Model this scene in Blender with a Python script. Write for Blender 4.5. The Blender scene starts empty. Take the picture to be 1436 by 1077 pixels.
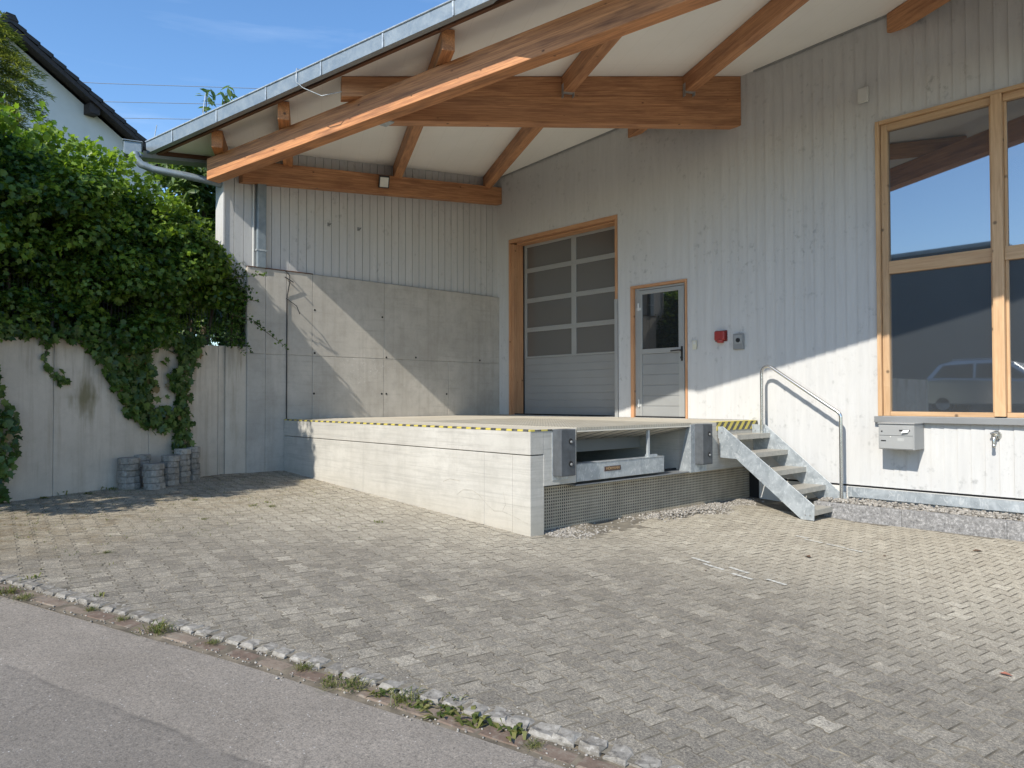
import bpy, math, random
import numpy as np
from mathutils import Vector, Matrix
R = random.Random(7)
NP = np.random.default_rng(11)
sc = bpy.context.scene
COL = sc.collection
rad = math.radians

# ---------------------------------------------------------------- geometry helpers
class MB:
    """collects faces of ONE mesh; 'grain' = coordinates that run along each board"""
    def __init__(s):
        s.v = []; s.f = []; s.g = []; s.r = []; s.sm = []; s.mi = []
    def face(s, pts, grain=None, rnd=0.5, smooth=False, mi=0):
        b = len(s.v); s.v.extend([tuple(p) for p in pts]); s.f.append(tuple(range(b, b+len(pts))))
        s.g.extend([tuple(x) for x in (grain or pts)]); s.r.append(rnd); s.sm.append(smooth); s.mi.append(mi)
    def mesh(s, vs, fs, grain=None, rnd=0.5, smooth=False, mi=0):
        b = len(s.v); s.v.extend([tuple(p) for p in vs])
        for f in fs:
            s.f.append(tuple(b+i for i in f)); s.r.append(rnd); s.sm.append(smooth); s.mi.append(mi)
            for i in f: s.g.append(tuple((grain or vs)[i]))
    def hexa(s, P, grain, rnd=0.5, mi=0):
        F = [(0,3,2,1),(4,5,6,7),(0,1,5,4),(1,2,6,5),(2,3,7,6),(3,0,4,7)]
        s.mesh(P, F, grain, rnd, False, mi)
    def box(s, x0, x1, y0, y1, z0, z1, along=0, rnd=None, mi=0):
        P = [(x0,y0,z0),(x1,y0,z0),(x1,y1,z0),(x0,y1,z0),(x0,y0,z1),(x1,y0,z1),(x1,y1,z1),(x0,y1,z1)]
        o = [R.uniform(0,40) for _ in range(3)]
        pm = {0:(0,1,2),1:(1,0,2),2:(2,0,1)}[along]
        s.hexa(P, [tuple(p[pm[k]]+o[k] for k in range(3)) for p in P], R.random() if rnd is None else rnd, mi)
    def beam(s, p0, p1, w, h, up=(0,0,1), off=(0,0), rnd=None):
        """section w wide (sideways), h high; p0-p1 is the centre line, grain runs along it"""
        p0 = Vector(p0); p1 = Vector(p1); d = (p1-p0); L = d.length; d.normalize()
        sd = d.cross(Vector(up)).normalized(); u = sd.cross(d)
        P = []; G = []; o = [R.uniform(0,40) for _ in range(3)]
        for (e, l) in ((p0,0),(p1,L)):
            for (a,b) in ((-1,-1),(1,-1),(1,1),(-1,1)):
                P.append(e+sd*(a*w/2+off[0])+u*(b*h/2+off[1])); G.append((l+o[0], a*w/2+o[1], b*h/2+o[2]))
        s.hexa(P, G, R.random() if rnd is None else rnd)
    def prism(s, poly, fn, d0, d1, rnd=None):
        """poly: list of 2-D points; fn(a, b, d) gives the 3-D point"""
        n = len(poly); A = [fn(a,b,d0) for a,b in poly]; B = [fn(a,b,d1) for a,b in poly]
        rn = R.random() if rnd is None else rnd
        s.mesh(A+B, [tuple(range(n))[::-1], tuple(range(n,2*n))]+[(i,(i+1)%n,n+(i+1)%n,n+i) for i in range(n)], None, rn)
    def tube(s, pts, r, n=10, caps=True, rnd=0.5):
        pts = [Vector(p) for p in pts]; m = len(pts); V = []; prev = None
        rr = r if isinstance(r, (list,tuple)) else [r]*m
        for i, p in enumerate(pts):
            d = (pts[min(i+1,m-1)]-pts[max(i-1,0)]).normalized()
            if prev is None: a = d.orthogonal().normalized()
            else:
                a = prev - d*prev.dot(d); a.normalize()
            prev = a; b = d.cross(a)
            for k in range(n):
                t = 2*math.pi*k/n; V.append(p+(a*math.cos(t)+b*math.sin(t))*rr[i])
        F = [(i*n+k, i*n+(k+1)%n, (i+1)*n+(k+1)%n, (i+1)*n+k) for i in range(m-1) for k in range(n)]
        s.mesh(V, F, None, rnd, True)
        if caps:
            s.mesh(V[:n], [tuple(range(n))[::-1]], None, rnd); s.mesh(V[-n:], [tuple(range(n))], None, rnd)
    def lathe(s, prof, c, axis='z', n=16, rnd=0.5):
        V = []
        for (r, h) in prof:
            for k in range(n):
                t = 2*math.pi*k/n; a, b = r*math.cos(t), r*math.sin(t)
                q = {'z':(a,b,h), 'y':(a,h,b), 'x':(h,a,b)}[axis]
                V.append((c[0]+q[0], c[1]+q[1], c[2]+q[2]))
        m = len(prof)
        s.mesh(V, [(i*n+k, i*n+(k+1)%n, (i+1)*n+(k+1)%n, (i+1)*n+k) for i in range(m-1) for k in range(n)], None, rnd, True)
        s.mesh(V[-n:], [tuple(range(n))], None, rnd); s.mesh(V[:n], [tuple(range(n))[::-1]], None, rnd)
    def build(s, name, mat, parent=None, bevel=0, origin=None):
        me = bpy.data.meshes.new(name)
        V = np.array(s.v, dtype=np.float64).reshape(-1,3)
        if origin is not None: V = V - np.array(origin)
        elif parent is not None and parent.type == 'EMPTY': V = V - np.array(world_loc(parent))
        me.from_pydata(V.tolist(), [], s.f); me.validate(clean_customdata=False)
        if len(me.loops) == len(s.g):
            a = me.attributes.new('grain', 'FLOAT_VECTOR', 'CORNER'); a.data.foreach_set('vector', np.array(s.g, dtype=np.float32).ravel())
        if len(me.polygons) == len(s.r):
            a = me.attributes.new('rnd', 'FLOAT', 'FACE'); a.data.foreach_set('value', np.array(s.r, dtype=np.float32))
            me.polygons.foreach_set('use_smooth', np.array(s.sm, dtype=bool))
            me.polygons.foreach_set('material_index', np.array(s.mi, dtype=np.int32))
        for m in (mat if isinstance(mat, (list,tuple)) else [mat]): me.materials.append(m)
        o = bpy.data.objects.new(name, me); COL.objects.link(o)
        if origin is not None: o.location = origin
        if parent is not None: o.parent = parent
        if parent is not None and parent.type != 'EMPTY': o.matrix_parent_inverse = Matrix.Translation(-Vector(world_loc(parent)))
        if bevel:
            b = o.modifiers.new('bevel', 'BEVEL'); b.width = bevel; b.segments = 2; b.limit_method = 'ANGLE'; b.angle_limit = rad(40)
        return o
def world_loc(o):
    p = Vector(o.location)
    q = o.parent
    while q is not None: p = p + Vector(q.location); q = q.parent
    return p
def tag(o, label, cat, group=None):
    o['label'] = label; o['category'] = cat
    if group: o['group'] = group
    return o
def thing(name, label, cat, loc=(0,0,0), group=None):
    o = bpy.data.objects.new(name, None); o.empty_display_size = 0.2; COL.objects.link(o); o.location = loc
    return tag(o, label, cat, group)
def struct(o, kind='structure'):
    o['kind'] = kind; return o
def base_of(mb):
    a = np.array(mb.v); return ((a[:,0].min()+a[:,0].max())/2, (a[:,1].min()+a[:,1].max())/2, a[:,2].min())

# ---------------------------------------------------------------- material helpers
class N:
    def __init__(s, name):
        s.m = bpy.data.materials.new(name); s.m.use_nodes = True; s.t = s.m.node_tree; s.n = s.t.nodes; s.l = s.t.links
        s.b = s.n['Principled BSDF']; s.out = s.n['Material Output']
    def new(s, typ, **kw):
        o = s.n.new(typ)
        for k, v in kw.items(): setattr(o, k, v)
        return o
    def link(s, a, b): s.l.new(a, b)
    def coord(s, kind='pos', scale=(1,1,1)):
        if kind == 'pos': o = s.new('ShaderNodeNewGeometry').outputs['Position']
        elif kind == 'obj': o = s.new('ShaderNodeTexCoord').outputs['Object']
        else: o = s.new('ShaderNodeAttribute', attribute_name=kind).outputs['Vector']
        mp = s.new('ShaderNodeVectorMath', operation='MULTIPLY'); s.link(o, mp.inputs[0]); mp.inputs[1].default_value = scale
        return mp.outputs[0]
    def attr(s, name): return s.new('ShaderNodeAttribute', attribute_name=name).outputs['Fac']
    def noise(s, vec, scale, detail=4, rough=0.55, dist=0.0):
        o = s.new('ShaderNodeTexNoise'); s.link(vec, o.inputs['Vector'])
        o.inputs['Scale'].default_value = scale; o.inputs['Detail'].default_value = detail
        o.inputs['Roughness'].default_value = rough; o.inputs['Distortion'].default_value = dist
        return o.outputs['Fac']
    def voro(s, vec, scale, feature='F1', out='Distance'):
        o = s.new('ShaderNodeTexVoronoi', feature=feature); s.link(vec, o.inputs['Vector']); o.inputs['Scale'].default_value = scale
        return o.outputs[out]
    def rng(s, x, a, b, c=0.0, d=1.0, smooth=False):
        o = s.new('ShaderNodeMapRange'); o.interpolation_type = 'SMOOTHSTEP' if smooth else 'LINEAR'
        s.link(x, o.inputs[0])
        for i, q in enumerate((a,b,c,d)): o.inputs[i+1].default_value = q
        return o.outputs[0]
    def math(s, op, a, b=None, clamp=False):
        o = s.new('ShaderNodeMath', operation=op, use_clamp=clamp)
        for i, q in enumerate((a,b)):
            if q is None: continue
            if isinstance(q, (int,float)): o.inputs[i].default_value = q
            else: s.link(q, o.inputs[i])
        return o.outputs[0]
    def mix(s, fac, a, b, blend='MIX'):
        o = s.new('ShaderNodeMix', data_type='RGBA', blend_type=blend)
        for sock, q in ((o.inputs[0],fac),(o.inputs[6],a),(o.inputs[7],b)):
            if isinstance(q, (int,float)): sock.default_value = q
            elif isinstance(q, tuple): sock.default_value = (*q[:3], 1)
            else: s.link(q, sock)
        return o.outputs[2]
    def sep(s, vec):
        o = s.new('ShaderNodeSeparateXYZ'); s.link(vec, o.inputs[0]); return o.outputs
    def base(s, col):
        if isinstance(col, tuple): s.b.inputs['Base Color'].default_value = (*col, 1)
        else: s.link(col, s.b.inputs['Base Color'])
    def rough(s, r):
        if isinstance(r, (int,float)): s.b.inputs['Roughness'].default_value = r
        else: s.link(r, s.b.inputs['Roughness'])
    def bump(s, h, strength=0.3, dist=0.01):
        o = s.new('ShaderNodeBump'); o.inputs['Strength'].default_value = strength; o.inputs['Distance'].default_value = dist
        s.link(h, o.inputs['Height']); s.link(o.outputs[0], s.b.inputs['Normal'])
    def set(s, **kw):
        for k, v in kw.items(): s.b.inputs[k.replace('_',' ')].default_value = v

def m_plain(name, col, rough=0.6, metal=0.0, var=0.12, scale=6, bump=0.0):
    n = N(name); c = n.coord('pos')
    f = n.rng(n.noise(c, scale, 5), 0.3, 0.7)
    dark = tuple(x*(1-var) for x in col); lite = tuple(min(1, x*(1+var)) for x in col)
    n.base(n.mix(f, dark, lite)); n.rough(rough); n.set(Metallic=metal)
    if bump: n.bump(n.noise(c, 120, 3), bump, 0.003)
    return n.m

def m_cladding():
    n = N('silver_grey_boards'); g = n.coord('grain'); rd = n.attr('rnd')
    long = n.noise(n.coord('grain', (0.10,1,1)), 16, 6, 0.6)          # grain streaks along the board
    fine = n.noise(n.coord('grain', (0.12,1,1)), 90, 4, 0.65)
    sh = n.coord('grain', (1,1,1)); patch = n.noise(n.coord('grain', (0.45,1.5,1)), 3.2, 5, 0.6)
    knots = n.rng(n.voro(n.coord('grain', (0.55,1,1)), 7.5), 0.02, 0.17, 1, 0, True)
    knots = n.math('MULTIPLY', knots, n.rng(n.noise(g, 5.0, 2), 0.48, 0.60))
    spots = n.rng(n.noise(n.coord('grain', (0.55,1,1)), 9, 5, 0.7), 0.63, 0.74)
    c = n.mix(n.rng(long, 0.3, 0.7), (0.480,0.476,0.463), (0.530,0.526,0.513))
    c = n.mix(n.math('MULTIPLY', n.rng(fine, 0.5, 0.75), 0.3), c, (0.42,0.424,0.42))
    c = n.mix(n.math('MULTIPLY', n.rng(patch, 0.55, 0.75), 0.15), c, (0.44,0.44,0.43))
    c = n.mix(n.math('MULTIPLY', spots, 0.28), c, (0.30,0.30,0.29))
    pc = n.coord('pos', (1,1,0.8)); blot = n.math('MULTIPLY', n.rng(n.noise(pc, 11, 5, 0.7), 0.55, 0.70), n.rng(n.noise(n.coord('pos'), 1.6, 3), 0.46, 0.60))
    c = n.mix(n.math('MULTIPLY', blot, 0.8), c, (0.29,0.29,0.283))
    c = n.mix(n.math('MULTIPLY', knots, 0.35), c, (0.17,0.165,0.16))
    c = n.mix(1.0, c, n.mix(rd, (0.975,0.976,0.977), (1.015,1.015,1.014)), 'MULTIPLY')
    n.base(c); n.rough(0.75); n.bump(n.math('ADD', long, fine), 0.25, 0.003)
    return n.m

def m_wood(name, c_lo, c_hi, dirt, dirt_amt=0.5, gloss=0.6):
    n = N(name); rd = n.attr('rnd')
    st = n.noise(n.coord('grain', (0.05,1,1)), 48, 7, 0.68, 0.3)
    big = n.noise(n.coord('grain', (0.25,1,1)), 6, 4, 0.6)
    lam = n.voro(n.coord('grain', (0.15,0.4,4.0)), 6, 'F1', 'Color')
    knot = n.rng(n.voro(n.coord('grain', (1.0,1.0,1.0)), 4.6), 0.05, 0.12, 1, 0)
    knot = n.math('MULTIPLY', knot, n.rng(n.noise(n.coord('grain'), 3.0, 2), 0.46, 0.50))
    c = n.mix(n.rng(st, 0.38, 0.64), c_lo, c_hi)
    c = n.mix(0.3, c, n.mix(n.sep(lam)[0], c_lo, c_hi))
    lz = n.math('FRACT', n.math('MULTIPLY', n.sep(n.coord('grain'))[2], 24))
    c = n.mix(n.math('MULTIPLY', n.rng(lz, 0.0, 0.06, 1, 0), 0.25), c, tuple(x*0.5 for x in c_lo))
    c = n.mix(n.math('MULTIPLY', n.rng(big, 0.48, 0.72), dirt_amt), c, dirt)
    c = n.mix(n.math('MULTIPLY', knot, 0.85), c, tuple(x*0.25 for x in c_lo))
    c = n.mix(1.0, c, n.mix(rd, (0.88,0.88,0.88), (1.08,1.05,1.02)), 'MULTIPLY')
    n.base(c); n.rough(gloss); n.bump(st, 0.25, 0.003)
    return n.m

def m_concrete(name, lo, hi, stain, boards=False, streak=0.5, mossy=0.0):
    n = N(name); c = n.coord('pos')
    big = n.noise(c, 1.1, 6, 0.6); mid = n.noise(c, 7, 6, 0.65); fine = n.noise(c, 90, 3, 0.6)
    k = n.mix(n.rng(big, 0.3, 0.7), lo, hi)
    k = n.mix(n.math('MULTIPLY', n.rng(mid, 0.45, 0.72), 0.45), k, tuple(x*0.82 for x in lo))
    vs = n.noise(n.coord('pos', (3.2,3.2,0.22)), 2.2, 5, 0.65)
    k = n.mix(n.math('MULTIPLY', n.rng(vs, 0.5, 0.78), streak), k, stain)
    if boards:
        hs = n.noise(n.coord('pos', (0.35,0.35,9)), 3.5, 6, 0.7)
        k = n.mix(n.math('MULTIPLY', n.rng(hs, 0.48, 0.68), 0.5), k, tuple(x*0.74 for x in lo))
        z = n.math('FRACT', n.math('MULTIPLY', n.sep(c)[2], 7.2))
        ln = n.math('MULTIPLY', n.rng(z, 0.0, 0.06, 1, 0), n.rng(n.noise(n.coord('pos', (1,1,3)), 2.4, 3), 0.46, 0.6))
        k = n.mix(n.math('MULTIPLY', ln, 0.5), k, tuple(x*0.45 for x in lo))
        lowz = n.math('MULTIPLY', n.rng(n.math('ADD', n.sep(c)[2], n.math('MULTIPLY', big, -0.5)), -0.25, 0.12, 1, 0), 0.35)
        k = n.mix(lowz, k, (0.36,0.31,0.22))
    if name == 'formwork_concrete':
        px, py, pz = n.sep(c)
        near = n.math('ADD', n.math('MULTIPLY', n.math('ABSOLUTE', n.math('ADD', py, 3.0)), 1.5), n.math('MULTIPLY', n.math('ABSOLUTE', n.math('ADD', pz, -1.85)), 2.2))
        fl = n.math('MULTIPLY', n.rng(n.noise(n.coord('pos', (1,1,1.6)), 17, 5, 0.7, 1.5), 0.60, 0.64), n.rng(near, 0.55, 0.95, 1, 0))
        k = n.mix(n.math('MULTIPLY', fl, 0.8), k, (0.66,0.64,0.60))
        hz = n.math('MULTIPLY', n.rng(n.noise(n.coord('pos', (0.4,0.4,6)), 3, 6, 0.75), 0.54, 0.70), 0.35)
        k = n.mix(hz, k, tuple(x*0.72 for x in lo))
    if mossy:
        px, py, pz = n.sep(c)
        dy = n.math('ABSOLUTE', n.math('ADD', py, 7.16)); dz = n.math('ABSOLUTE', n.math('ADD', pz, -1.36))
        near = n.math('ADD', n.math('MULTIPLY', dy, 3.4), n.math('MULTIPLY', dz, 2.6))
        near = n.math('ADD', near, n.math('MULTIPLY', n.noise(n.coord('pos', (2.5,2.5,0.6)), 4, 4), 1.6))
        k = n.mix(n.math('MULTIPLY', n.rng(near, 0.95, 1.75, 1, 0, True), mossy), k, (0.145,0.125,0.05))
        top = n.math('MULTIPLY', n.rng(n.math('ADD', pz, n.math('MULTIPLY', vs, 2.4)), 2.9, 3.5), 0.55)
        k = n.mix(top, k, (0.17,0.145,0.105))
    pores = n.math('MULTIPLY', n.rng(n.voro(c, 26), 0.0, 0.13, 1, 0), n.rng(n.noise(c, 6, 3), 0.52, 0.62))
    k = n.mix(n.math('MULTIPLY', pores, 0.75), k, tuple(x*0.3 for x in lo))
    k = n.mix(n.math('MULTIPLY', n.rng(fine, 0.35, 0.7), 0.12), k, tuple(x*0.6 for x in lo))
    n.base(k); n.rough(0.85)
    n.bump(n.math('ADD', n.math('MULTIPLY', mid, 0.6), n.math('MULTIPLY', fine, 0.5)), 0.35, 0.006)
    return n.m

def m_galv(name='galvanised_steel', flow=0.55, lo=(0.31,0.345,0.365), hi=(0.50,0.535,0.55), metal=0.45, rough=0.42, spangle=9):
    n = N(name); c = n.coord('pos')
    v = n.voro(n.coord('pos', (1,1,1.6)), spangle, 'F1', 'Color')
    f = n.noise(c, 5, 6, 0.7, 1.2)
    k = n.mix(n.rng(f, 0.38, 0.62), lo, hi)
    k = n.mix(0.25, k, n.mix(n.sep(v)[0], lo, hi))
    w = n.rng(n.noise(n.coord('pos', (2,2,1)), 7, 4, 0.6, 2.8), 0.57, 0.62)
    k = n.mix(n.math('MULTIPLY', w, flow), k, (0.66,0.68,0.68))
    n.base(k); n.set(Metallic=metal); n.rough(n.rng(f, 0.3, 0.7, rough-0.08, rough+0.12))
    return n.m

def m_leaf(name, dark, lite, trans=0.35, gloss=0.4):
    n = N(name); rd = n.attr('rnd')
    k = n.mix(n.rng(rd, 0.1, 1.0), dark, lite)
    if name in ('ivy_leaf',): k = n.mix(n.rng(rd, 0.970, 0.975), k, (0.17,0.125,0.05))
    n.base(k); n.rough(gloss); n.set(Specular_IOR_Level=0.4)
    tr = n.new('ShaderNodeBsdfTranslucent'); n.link(n.mix(1.0, k, (1.5,1.6,0.5), 'MULTIPLY'), tr.inputs['Color'])
    mx = n.new('ShaderNodeMixShader'); mx.inputs[0].default_value = trans
    n.link(n.b.outputs[0], mx.inputs[1]); n.link(tr.outputs[0], mx.inputs[2]); n.link(mx.outputs[0], n.out.inputs[0])
    return n.m

def m_glass(name, tint, refl, rough=0.015, fac=0.5):
    """coated sun-protection glazing: a dark room behind, part of the light reflected"""
    n = N(name); n.base(tint); n.rough(0.3); n.set(Specular_IOR_Level=0.2)
    gl = n.new('ShaderNodeBsdfGlossy'); gl.inputs['Color'].default_value = (*refl, 1); gl.inputs['Roughness'].default_value = rough
    lw = n.new('ShaderNodeFresnel'); lw.inputs['IOR'].default_value = 1.5
    f = n.math('ADD', n.math('MULTIPLY', lw.outputs[0], 1.0), fac, True)
    mx = n.new('ShaderNodeMixShader'); n.link(f, mx.inputs[0]); n.link(n.b.outputs[0], mx.inputs[1]); n.link(gl.outputs[0], mx.inputs[2])
    n.link(mx.outputs[0], n.out.inputs[0]); return n.m

def m_paver():
    n = N('weathered_concrete_pavers'); c = n.coord('pos'); rd = n.attr('rnd'); p = n.sep(c)
    # dirt: pale loam towards the dock and the wall, brown moss along the retaining wall
    d1 = n.math('ADD', p[1], n.math('MULTIPLY', n.noise(c, 0.55, 5, 0.6), 2.6))
    tan = n.rng(d1, -4.0, -1.2, 0, 1, True)
    dk = n.math('ADD', n.math('MULTIPLY', p[0], -0.45), n.math('ADD', n.math('MULTIPLY', p[1], 0.6), n.math('MULTIPLY', n.noise(c, 0.7, 5, 0.65), 2.6)))
    tan = n.math('MAXIMUM', tan, n.rng(dk, -5.3, -3.1, 0, 0.9, True))
    moss = n.math('ADD', n.math('MULTIPLY', p[0], -1.0), n.math('ADD', n.math('MULTIPLY', p[1], -0.62), n.math('MULTIPLY', n.noise(c, 1.1, 6, 0.7), 3.2)))
    moss = n.rng(moss, 1.9, 4.2, 0, 1, True)
    k = n.mix(n.rng(rd, 0.15, 1.0), (0.160,0.144,0.117), (0.350,0.32,0.265))
    k = n.mix(n.rng(n.noise(c, 1.6, 5, 0.7), 0.35, 0.65), k, n.mix(0.55, k, (0.145,0.132,0.112)))
    k = n.mix(n.math('MULTIPLY', n.rng(n.noise(c, 15, 5, 0.75), 0.42, 0.66), 0.6), k, n.mix(1.0, k, (1.55,1.52,1.45), 'MULTIPLY'))
    k = n.mix(n.math('MULTIPLY', tan, 0.86), k, n.mix(n.rng(rd, 0.0, 1.0), (0.35,0.312,0.245), (0.48,0.44,0.355)))
    spots = n.rng(n.noise(c, 5.5, 6, 0.8), 0.48, 0.62)
    k = n.mix(n.math('MULTIPLY', moss, 0.35), k, (0.27,0.215,0.125))
    k = n.mix(n.math('MULTIPLY', n.math('MULTIPLY', moss, spots), 0.8), k, (0.135,0.095,0.045))
    agg = n.noise(c, 120, 4, 0.85)
    k = n.mix(n.math('MULTIPLY', n.rng(agg, 0.51, 0.64), 0.75), k, n.mix(1.0, k, (1.75,1.75,1.7), 'MULTIPLY'))
    k = n.mix(n.math('MULTIPLY', n.rng(agg, 0.5, 0.36), 0.65), k, n.mix(1.0, k, (0.38,0.37,0.36), 'MULTIPLY'))
    sp = n.noise(c, 66, 4, 0.85)
    k = n.mix(n.math('MULTIPLY', n.rng(sp, 0.54, 0.66), 0.7), k, n.mix(1.0, k, (1.75,1.72,1.66), 'MULTIPLY'))
    k = n.mix(n.math('MULTIPLY', n.rng(sp, 0.47, 0.36), 0.8), k, n.mix(1.0, k, (0.36,0.35,0.34), 'MULTIPLY'))
    pale = n.rng(n.noise(c, 9, 4, 0.7), 0.62, 0.74)
    k = n.mix(n.math('MULTIPLY', pale, 0.5), k, (0.40,0.38,0.33))
    n.base(k); n.rough(0.9); n.bump(n.math('ADD', agg, sp), 0.5, 0.005)
    return n.m

def m_asphalt():
    n = N('worn_asphalt'); c = n.coord('pos'); p = n.sep(c)
    # the trench repair: everything below the wavy seam is the slightly darker newer surface
    s = n.math('ADD', n.math('MULTIPLY', p[0], -0.345), p[1])
    s = n.math('ADD', s, n.math('MULTIPLY', n.noise(c, 2.2, 8, 0.72), 0.16))
    new = n.rng(s, -10.655, -10.605, 1, 0)
    seam = n.rng(n.math('ABSOLUTE', n.math('ADD', s, 10.63)), 0.0, 0.022, 1, 0)
    seam = n.math('MULTIPLY', seam, n.rng(n.noise(c, 6, 5, 0.7), 0.40, 0.58))
    agg = n.noise(c, 115, 4, 0.8); mid = n.noise(c, 1.4, 5, 0.65)
    k = n.mix(n.rng(mid, 0.3, 0.7), (0.205,0.180,0.150), (0.272,0.241,0.204))
    k = n.mix(new, k, n.mix(n.rng(mid, 0.3, 0.7), (0.170,0.150,0.127), (0.222,0.198,0.169)))
    k = n.mix(n.math('MULTIPLY', n.rng(agg, 0.52, 0.66), 0.6), k, n.mix(1.0, k, (1.6,1.6,1.58), 'MULTIPLY'))
    k = n.mix(n.math('MULTIPLY', n.rng(agg, 0.48, 0.32), 0.75), k, (0.05,0.05,0.05))
    sp = n.noise(c, 48, 4, 0.85)
    k = n.mix(n.math('MULTIPLY', n.rng(sp, 0.54, 0.66), 0.5), k, n.mix(1.0, k, (1.6,1.58,1.55), 'MULTIPLY'))
    k = n.mix(n.math('MULTIPLY', n.rng(sp, 0.47, 0.35), 0.6), k, n.mix(1.0, k, (0.4,0.39,0.38), 'MULTIPLY'))
    stain = n.rng(n.noise(n.coord('pos', (1,1.6,1)), 0.9, 7, 0.75), 0.50, 0.68)
    k = n.mix(n.math('MULTIPLY', stain, 0.3), k, (0.16,0.145,0.125))
    cr = n.math('MULTIPLY', n.rng(n.voro(n.coord('pos', (1,1,0.2)), 0.75, 'DISTANCE_TO_EDGE'), 0.0, 0.010, 1, 0), n.rng(n.noise(c, 0.8, 3), 0.52, 0.60))
    k = n.mix(n.math('MULTIPLY', cr, 0.6), k, (0.08,0.07,0.06))
    chips = n.math('MULTIPLY', n.rng(n.voro(c, 48), 0.0, 0.22, 1, 0), n.rng(n.noise(c, 17, 2), 0.57, 0.62))
    k = n.mix(chips, k, (0.62,0.61,0.58))
    k = n.mix(n.math('MULTIPLY', seam, 0.6), k, (0.085,0.076,0.066))
    n.base(k); n.rough(0.92); n.bump(n.math('ADD', agg, n.math('MULTIPLY', seam, -0.6)), 0.6, 0.006)
    return n.m

def m_hazard(name, dx, dy, dz, period):
    n = N(name); p = n.sep(n.coord('pos'))
    s = n.math('ADD', n.math('MULTIPLY', p[0], dx), n.math('ADD', n.math('MULTIPLY', p[1], dy), n.math('MULTIPLY', p[2], dz)))
    st = n.math('GREATER_THAN', n.math('FRACT', n.math('DIVIDE', s, period)), 0.5)
    wear = n.rng(n.noise(n.coord('pos'), 30, 4, 0.7), 0.40, 0.62)
    k = n.mix(st, (0.62,0.50,0.06), (0.035,0.035,0.03))
    k = n.mix(n.math('MULTIPLY', wear, 0.3), k, (0.42,0.40,0.34)); n.base(k); n.rough(0.5); return n.m

M = {}
M['clad'] = m_cladding()
M['beam'] = m_wood('glulam_spruce', (0.31,0.135,0.062), (0.62,0.32,0.15), (0.19,0.075,0.036), 0.65)
M['beam_weathered'] = m_wood('weathered_glulam', (0.32,0.13,0.052), (0.66,0.31,0.125), (0.09,0.036,0.02), 0.65)
M['frame'] = m_wood('larch_window_frame', (0.47,0.29,0.15), (0.63,0.43,0.25), (0.34,0.19,0.10), 0.35)
M['frame_door'] = m_wood('larch_door_frame', (0.40,0.20,0.10), (0.56,0.32,0.17), (0.28,0.13,0.065), 0.4)
M['rough_board'] = m_wood('rough_edge_board', (0.09,0.042,0.024), (0.22,0.10,0.05), (0.03,0.02,0.015), 0.8, 0.8)
M['conc_b'] = m_concrete('formwork_concrete', (0.37,0.342,0.298), (0.52,0.485,0.43), (0.28,0.255,0.212), streak=0.5)
M['conc_r'] = m_concrete('old_retaining_concrete', (0.47,0.415,0.34), (0.61,0.545,0.455), (0.28,0.225,0.16), streak=0.6, mossy=0.85)
M['conc_d'] = m_concrete('pale_board_marked_concrete', (0.42,0.40,0.355), (0.56,0.538,0.485), (0.35,0.325,0.275), boards=True, streak=0.4)
M['conc_deck'] = m_concrete('dock_deck_concrete', (0.47,0.43,0.35), (0.60,0.555,0.46), (0.38,0.34,0.27), streak=0.2)
M['plinth'] = m_plain('white_plinth_render', (0.68,0.66,0.62), 0.85, 0, 0.07, 3, 0.3)
M['galv'] = m_galv()
M['galv_bright'] = m_galv('zinc_gutter_sheet', 0.05, (0.20,0.24,0.268), (0.27,0.312,0.337), 0.35, 0.42, 4)
M['steel'] = m_plain('brushed_stainless_steel', (0.62,0.62,0.61), 0.22, 0.95, 0.05, 20)
M['grey_metal'] = m_plain('grey_powder_coat', (0.30,0.305,0.30), 0.45, 0.0, 0.05, 2)
M['grey_metal_dark'] = m_plain('grey_sill_sheet', (0.27,0.275,0.275), 0.4, 0.3, 0.06, 3)
M['door'] = m_plain('grey_door_panels', (0.265,0.27,0.265), 0.38, 0.0, 0.05, 2)
M['door_lite'] = m_plain('grey_door_profiles', (0.34,0.345,0.335), 0.38, 0.2, 0.05, 2)
M['black'] = m_plain('black_hardware', (0.02,0.02,0.021), 0.4, 0.0, 0.1, 8)
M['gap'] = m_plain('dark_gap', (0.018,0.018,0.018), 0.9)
M['rubber'] = m_plain('grey_black_rubber', (0.075,0.082,0.088), 0.75, 0, 0.25, 9, 0.3)
M['glass'] = m_glass('solar_glazing', (0.055,0.062,0.068), (0.70,0.72,0.75), 0.02, 0.37)
M['glass_door'] = m_glass('door_glazing', (0.012,0.014,0.016), (0.8,0.8,0.8), 0.02, 0.12)
M['glass_sec'] = m_glass('scratched_plastic_panes', (0.115,0.112,0.106), (0.6,0.6,0.6), 0.08, 0.09)
M['soffit'] = m_plain('cream_soffit_panel', (0.80,0.775,0.715), 0.6, 0, 0.03, 1.2)
M['red'] = m_plain('red_siren_plastic', (0.30,0.035,0.03), 0.4, 0, 0.08, 6)
M['white_plastic'] = m_plain('pale_plastic', (0.58,0.58,0.55), 0.4, 0, 0.04, 6)
M['paper'] = m_plain('white_paper', (0.85,0.85,0.84), 0.7, 0, 0.02)
M['chrome'] = m_plain('dull_chrome', (0.55,0.54,0.50), 0.25, 0.9, 0.1, 30)
M['gold'] = m_plain('gold_lettering', (0.34,0.23,0.12), 0.5, 0.0, 0.1)
M['plate_brown'] = m_plain('dark_nameplate', (0.06,0.033,0.026), 0.4, 0, 0.1)
M['paver'] = m_paver(); M['asphalt'] = m_asphalt()
M['joint'] = m_plain('sandy_joints', (0.165,0.146,0.112), 0.95, 0, 0.5, 9, 0.5)
M['soil'] = m_plain('garden_soil', (0.10,0.085,0.05), 0.95, 0, 0.4, 5, 0.6)
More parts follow.
